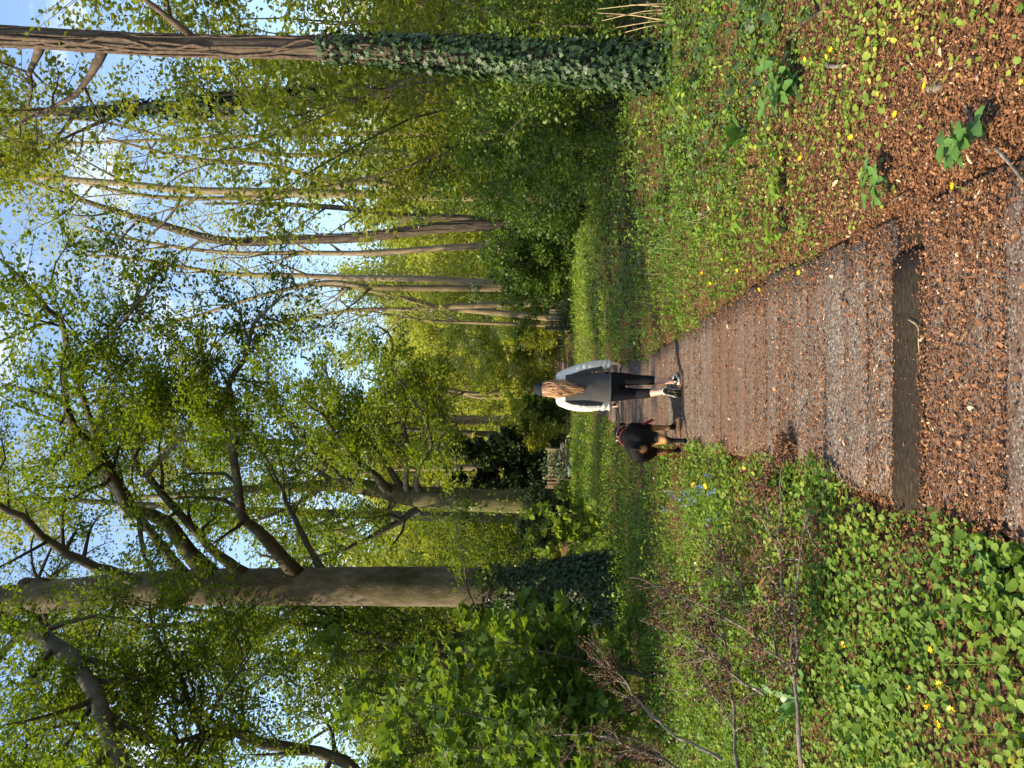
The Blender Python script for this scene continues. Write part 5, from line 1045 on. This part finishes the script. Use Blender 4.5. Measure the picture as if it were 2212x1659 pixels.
def coat_mat():
    m, n, l = new_mat('dog_coat'); b = n['Principled BSDF']; at = n.new('ShaderNodeAttribute'); at.attribute_name = 'tone'; r = ramp(n, [(.42, (.0035, .003, .003)), (.62, (.16, .065, .022)), (1, (.34, .17, .07))]); l.new(at.outputs['Fac'], r.inputs['Fac']); l.new(r.outputs['Color'], b.inputs['Base Color'])
    tcn = n.new('ShaderNodeTexCoord'); mp2 = n.new('ShaderNodeMapping'); mp2.inputs['Scale'].default_value = (1, .25, 1); l.new(tcn.outputs['Object'], mp2.inputs['Vector']); nz = n.new('ShaderNodeTexNoise'); nz.inputs['Scale'].default_value = 170; l.new(mp2.outputs[0], nz.inputs['Vector'])
    bp = n.new('ShaderNodeBump'); bp.inputs['Strength'].default_value = .4; bp.inputs['Distance'].default_value = .004; l.new(nz.outputs['Fac'], bp.inputs['Height']); l.new(bp.outputs[0], b.inputs['Normal']); b.inputs['Roughness'].default_value = .7; b.inputs['Specular IOR Level'].default_value = .14; return m
M['coat'] = coat_mat()
def dog():
    # local axes: x right, y forward, z up; origin below the rump
    R0 = empty('dog', (-.70, 8.60, .008)); R0.rotation_euler = (0, 0, -math.radians(7)); tag(R0, 'black-and-tan dog walking away beside the woman at the left edge of the boards', 'dog')
    sp = np.array([(-.015, .535, .045, .05), (.02, .52, .095, .10), (.08, .505, .130, .135), (.16, .505, .138, .14), (.27, .505, .128, .128), (.38, .49, .132, .145), (.50, .475, .142, .168), (.62, .475, .142, .178), (.72, .495, .122, .155), (.79, .515, .085, .11)])
    tr = loft(np.column_stack([0 * sp[:, 0], sp[:, 0], sp[:, 1]]), np.column_stack([sp[:, 2], 0 * sp[:, 0], 0 * sp[:, 0]]), np.column_stack([0 * sp[:, 0], 0 * sp[:, 0], sp[:, 3]]), 24)
    ps = [tr, capsule([(0, .64, .52), (.0, .78, .575), (.0, .90, .60)], (.125, .105, .088)), ball((.0, .93, .605), (.095, .10, .088)), capsule([(0, .98, .585), (0, 1.06, .565), (0, 1.11, .56)], (.062, .052, .044)),
          loft([(-.075, .90, .655), (-.105, .92, .63), (-.11, .935, .575), (-.10, .94, .545)], [(.02, .0, 0), (.016, 0, 0), (.012, 0, 0), (.006, 0, 0)], [(0, .04, 0), (0, .045, 0), (0, .035, 0), (0, .012, 0)], 10),
          loft([(.075, .90, .655), (.105, .92, .63), (.11, .935, .575), (.10, .94, .545)], [(.02, .0, 0), (.016, 0, 0), (.012, 0, 0), (.006, 0, 0)], [(0, .04, 0), (0, .045, 0), (0, .035, 0), (0, .012, 0)], 10),
          capsule([(0, .0, .575), (0, -.035, .555), (.0, -.05, .52)], (.032, .026, .018)),                                             # tail stump
          # hind legs: right pushing off behind, left swung forward
          capsule([(.085, .10, .50), (.098, .13, .40), (.10, .12, .31)], (.105, .092, .062)), capsule([(.10, .13, .33), (.098, .04, .25), (.095, -.035, .185)], (.058, .044, .033)), capsule([(.095, -.035, .19), (.095, -.04, .11), (.095, -.06, .045)], (.031, .025, .027)), capsule([(.095, -.075, .03), (.095, -.03, .022)], (.029, .026)),
          capsule([(-.085, .10, .50), (-.095, .20, .40), (-.095, .27, .32)], (.105, .092, .06)), capsule([(-.095, .27, .33), (-.09, .25, .25), (-.085, .22, .18)], (.055, .043, .032)), capsule([(-.085, .22, .185), (-.08, .25, .10), (-.08, .285, .04)], (.031, .025, .027)), capsule([(-.08, .28, .028), (-.08, .34, .024)], (.029, .027)),
          # forelegs: right straight on the boards, left lifted
          capsule([(.10, .60, .50), (.108, .62, .36), (.108, .64, .30)], (.085, .06, .05)), capsule([(.108, .64, .31), (.112, .65, .17), (.115, .65, .06)], (.044, .033, .030)), capsule([(.115, .66, .032), (.118, .72, .026)], (.033, .03)),
          capsule([(-.10, .60, .50), (-.105, .66, .36), (-.10, .72, .30)], (.085, .06, .048)), capsule([(-.10, .72, .31), (-.075, .72, .22), (-.06, .68, .16)], (.043, .034, .030)), capsule([(-.06, .68, .155), (-.058, .645, .125)], (.031, .029))]
    for (cx_, cy_, cz_, dy) in ((.095, -.06, .02, 1), (-.08, .345, .02, 1), (.118, .735, .02, 1)):
        for o_ in (-.02, -.007, .007, .02): ps.append(ball((cx_ + o_, cy_ + .018 * dy, cz_), (.011, .02, .016), 8, 5))
    V, T = fuse(ps, .0108, 4); x, y, z = V.T; nz = vnoise(x * 30, z * 30, 1, 2) * .10 + rng.normal(0, .05, len(V))
    rump = 1.15 - (((x + .012) / .075) ** 2 + ((z - .462) / .085) ** 2) ** .5 - 3 * (y > .06); leg = np.zeros(len(V))
    low = sstep(.34, .26, z) * sstep(.05, .10, z) * .85; inner = np.where(y > .5, 1.0, np.where(x > 0, sstep(.19, .25, z) * 1.0 + .15, .65)); leg = low * inner
    muzzle = sstep(.98, 1.03, y) * sstep(.60, .57, z) * .8; hole = ((x + .004) / .010) ** 2 + ((z - .50) / .012) ** 2 < 1
    tn = np.maximum.reduce([np.clip(rump, 0, .95), leg, muzzle]) + nz * (np.maximum.reduce([rump, leg, muzzle]) > .25); tn[hole & (y < .06)] = .1
    part('coat', V, T, M['coat'], R0, np.clip(tn, 0, 1))
    # harness
    def band(name, pts, w, mat, parent=R0, n=30):
        P = catmull(pts, n); tg = unit(np.gradient(P, axis=0)); ctr = np.array([0, P[:, 1].mean(), .49]); nr = unit((P - ctr) - ((P - ctr) * tg).sum(1, keepdims=True) * tg); sd = np.cross(tg, nr); V, T = loft(P, sd * w, nr * .003, 8); return part(name, V, T, mat, parent)
    a = np.linspace(0, 6.283, 17); hr = part('harness', *loft(np.column_stack([.148 * np.cos(a), .60 + .0 * a, .478 + .186 * np.sin(a)]), np.tile([0, .014, 0], (17, 1)), np.column_stack([.004 * np.cos(a), 0 * a, .004 * np.sin(a)]), 8), M['red_strap'], R0)
    ring = np.column_stack([.128 * np.cos(a), .755 + .03 * np.sin(a) * 0 + .045 * np.sin(a), .545 + .128 * np.sin(a)]); part('collar', *loft(ring, np.tile([0, .013, .006], (17, 1)), np.column_stack([.004 * np.cos(a), 0 * a, .004 * np.sin(a)]), 8), M['brown_strap'], R0)
    V, T = box(.022, .07, .008); o = mesh_obj('buckle', V + [-.045, .70, .676], T, M['metal'], R0)
    band('back_strap', [(0, .60, .668), (0, .66, .672), (0, .72, .685), (.0, .76, .682)], .014, M['brown_strap'])
    tl = [(.155, .58, .40), (.175, .56, .37), (.205, .53, .33), (.235, .50, .29)]; P = catmull(tl, 8); part('loose_strap', *loft(P, np.tile([.0, .004, 0], (8, 1)) , np.tile([.012, 0, .014], (8, 1)), 8), M['red_strap'], R0)
    return R0
DOG = dog()
def leash():
    h = np.array([-.056 - .185, 8.98 + .02, .735]); a = math.radians(-7); c = np.array([.03, .74, .675]); e = np.array([-.70 + c[0] * math.cos(a) - c[1] * math.sin(a), 8.60 + c[0] * math.sin(a) + c[1] * math.cos(a), c[2] + .01])
    t = empty('leash', h); tag(t, 'black dog leash from the woman\'s left hand to the dog\'s collar', 'leash')
    P = catmull([h + [.02, 0, .01], h + [-.03, .04, -.01], h * .55 + e * .45 + [0, 0, -.035], h * .2 + e * .8 + [0, 0, -.025], e], 20); acc = Acc(); tg = unit(np.gradient(P, axis=0)); w = np.interp(np.linspace(0, 1, 20), [0, .5, 1], [.016, .015, .009])
    acc.add(*loft(P, np.tile(UP, (20, 1)) * w[:, None], np.cross(tg, UP) * .0035, 8)); acc.build('strap', M['strap'], t, True)
    b = np.linspace(.3, 5.9, 14); acc = Acc(); acc.add(*tube(np.column_stack([h[0] + .012 * np.cos(b) * 0 + .02, h[1] + .045 * np.sin(b), h[2] + .02 + .05 * np.cos(b)]) if False else np.column_stack([np.full(14, h[0]), h[1] + .035 * np.sin(b), h[2] + .03 - .05 * np.cos(b)]), .007, 6)); acc.build('hand_loop', M['strap'], t, True)
    acc = Acc(); acc.add(*tube([e + [0, -.012, 0], e + [0, .02, -.005]], .006, 7)); acc.build('clip', M['metal'], t, True)
leash()
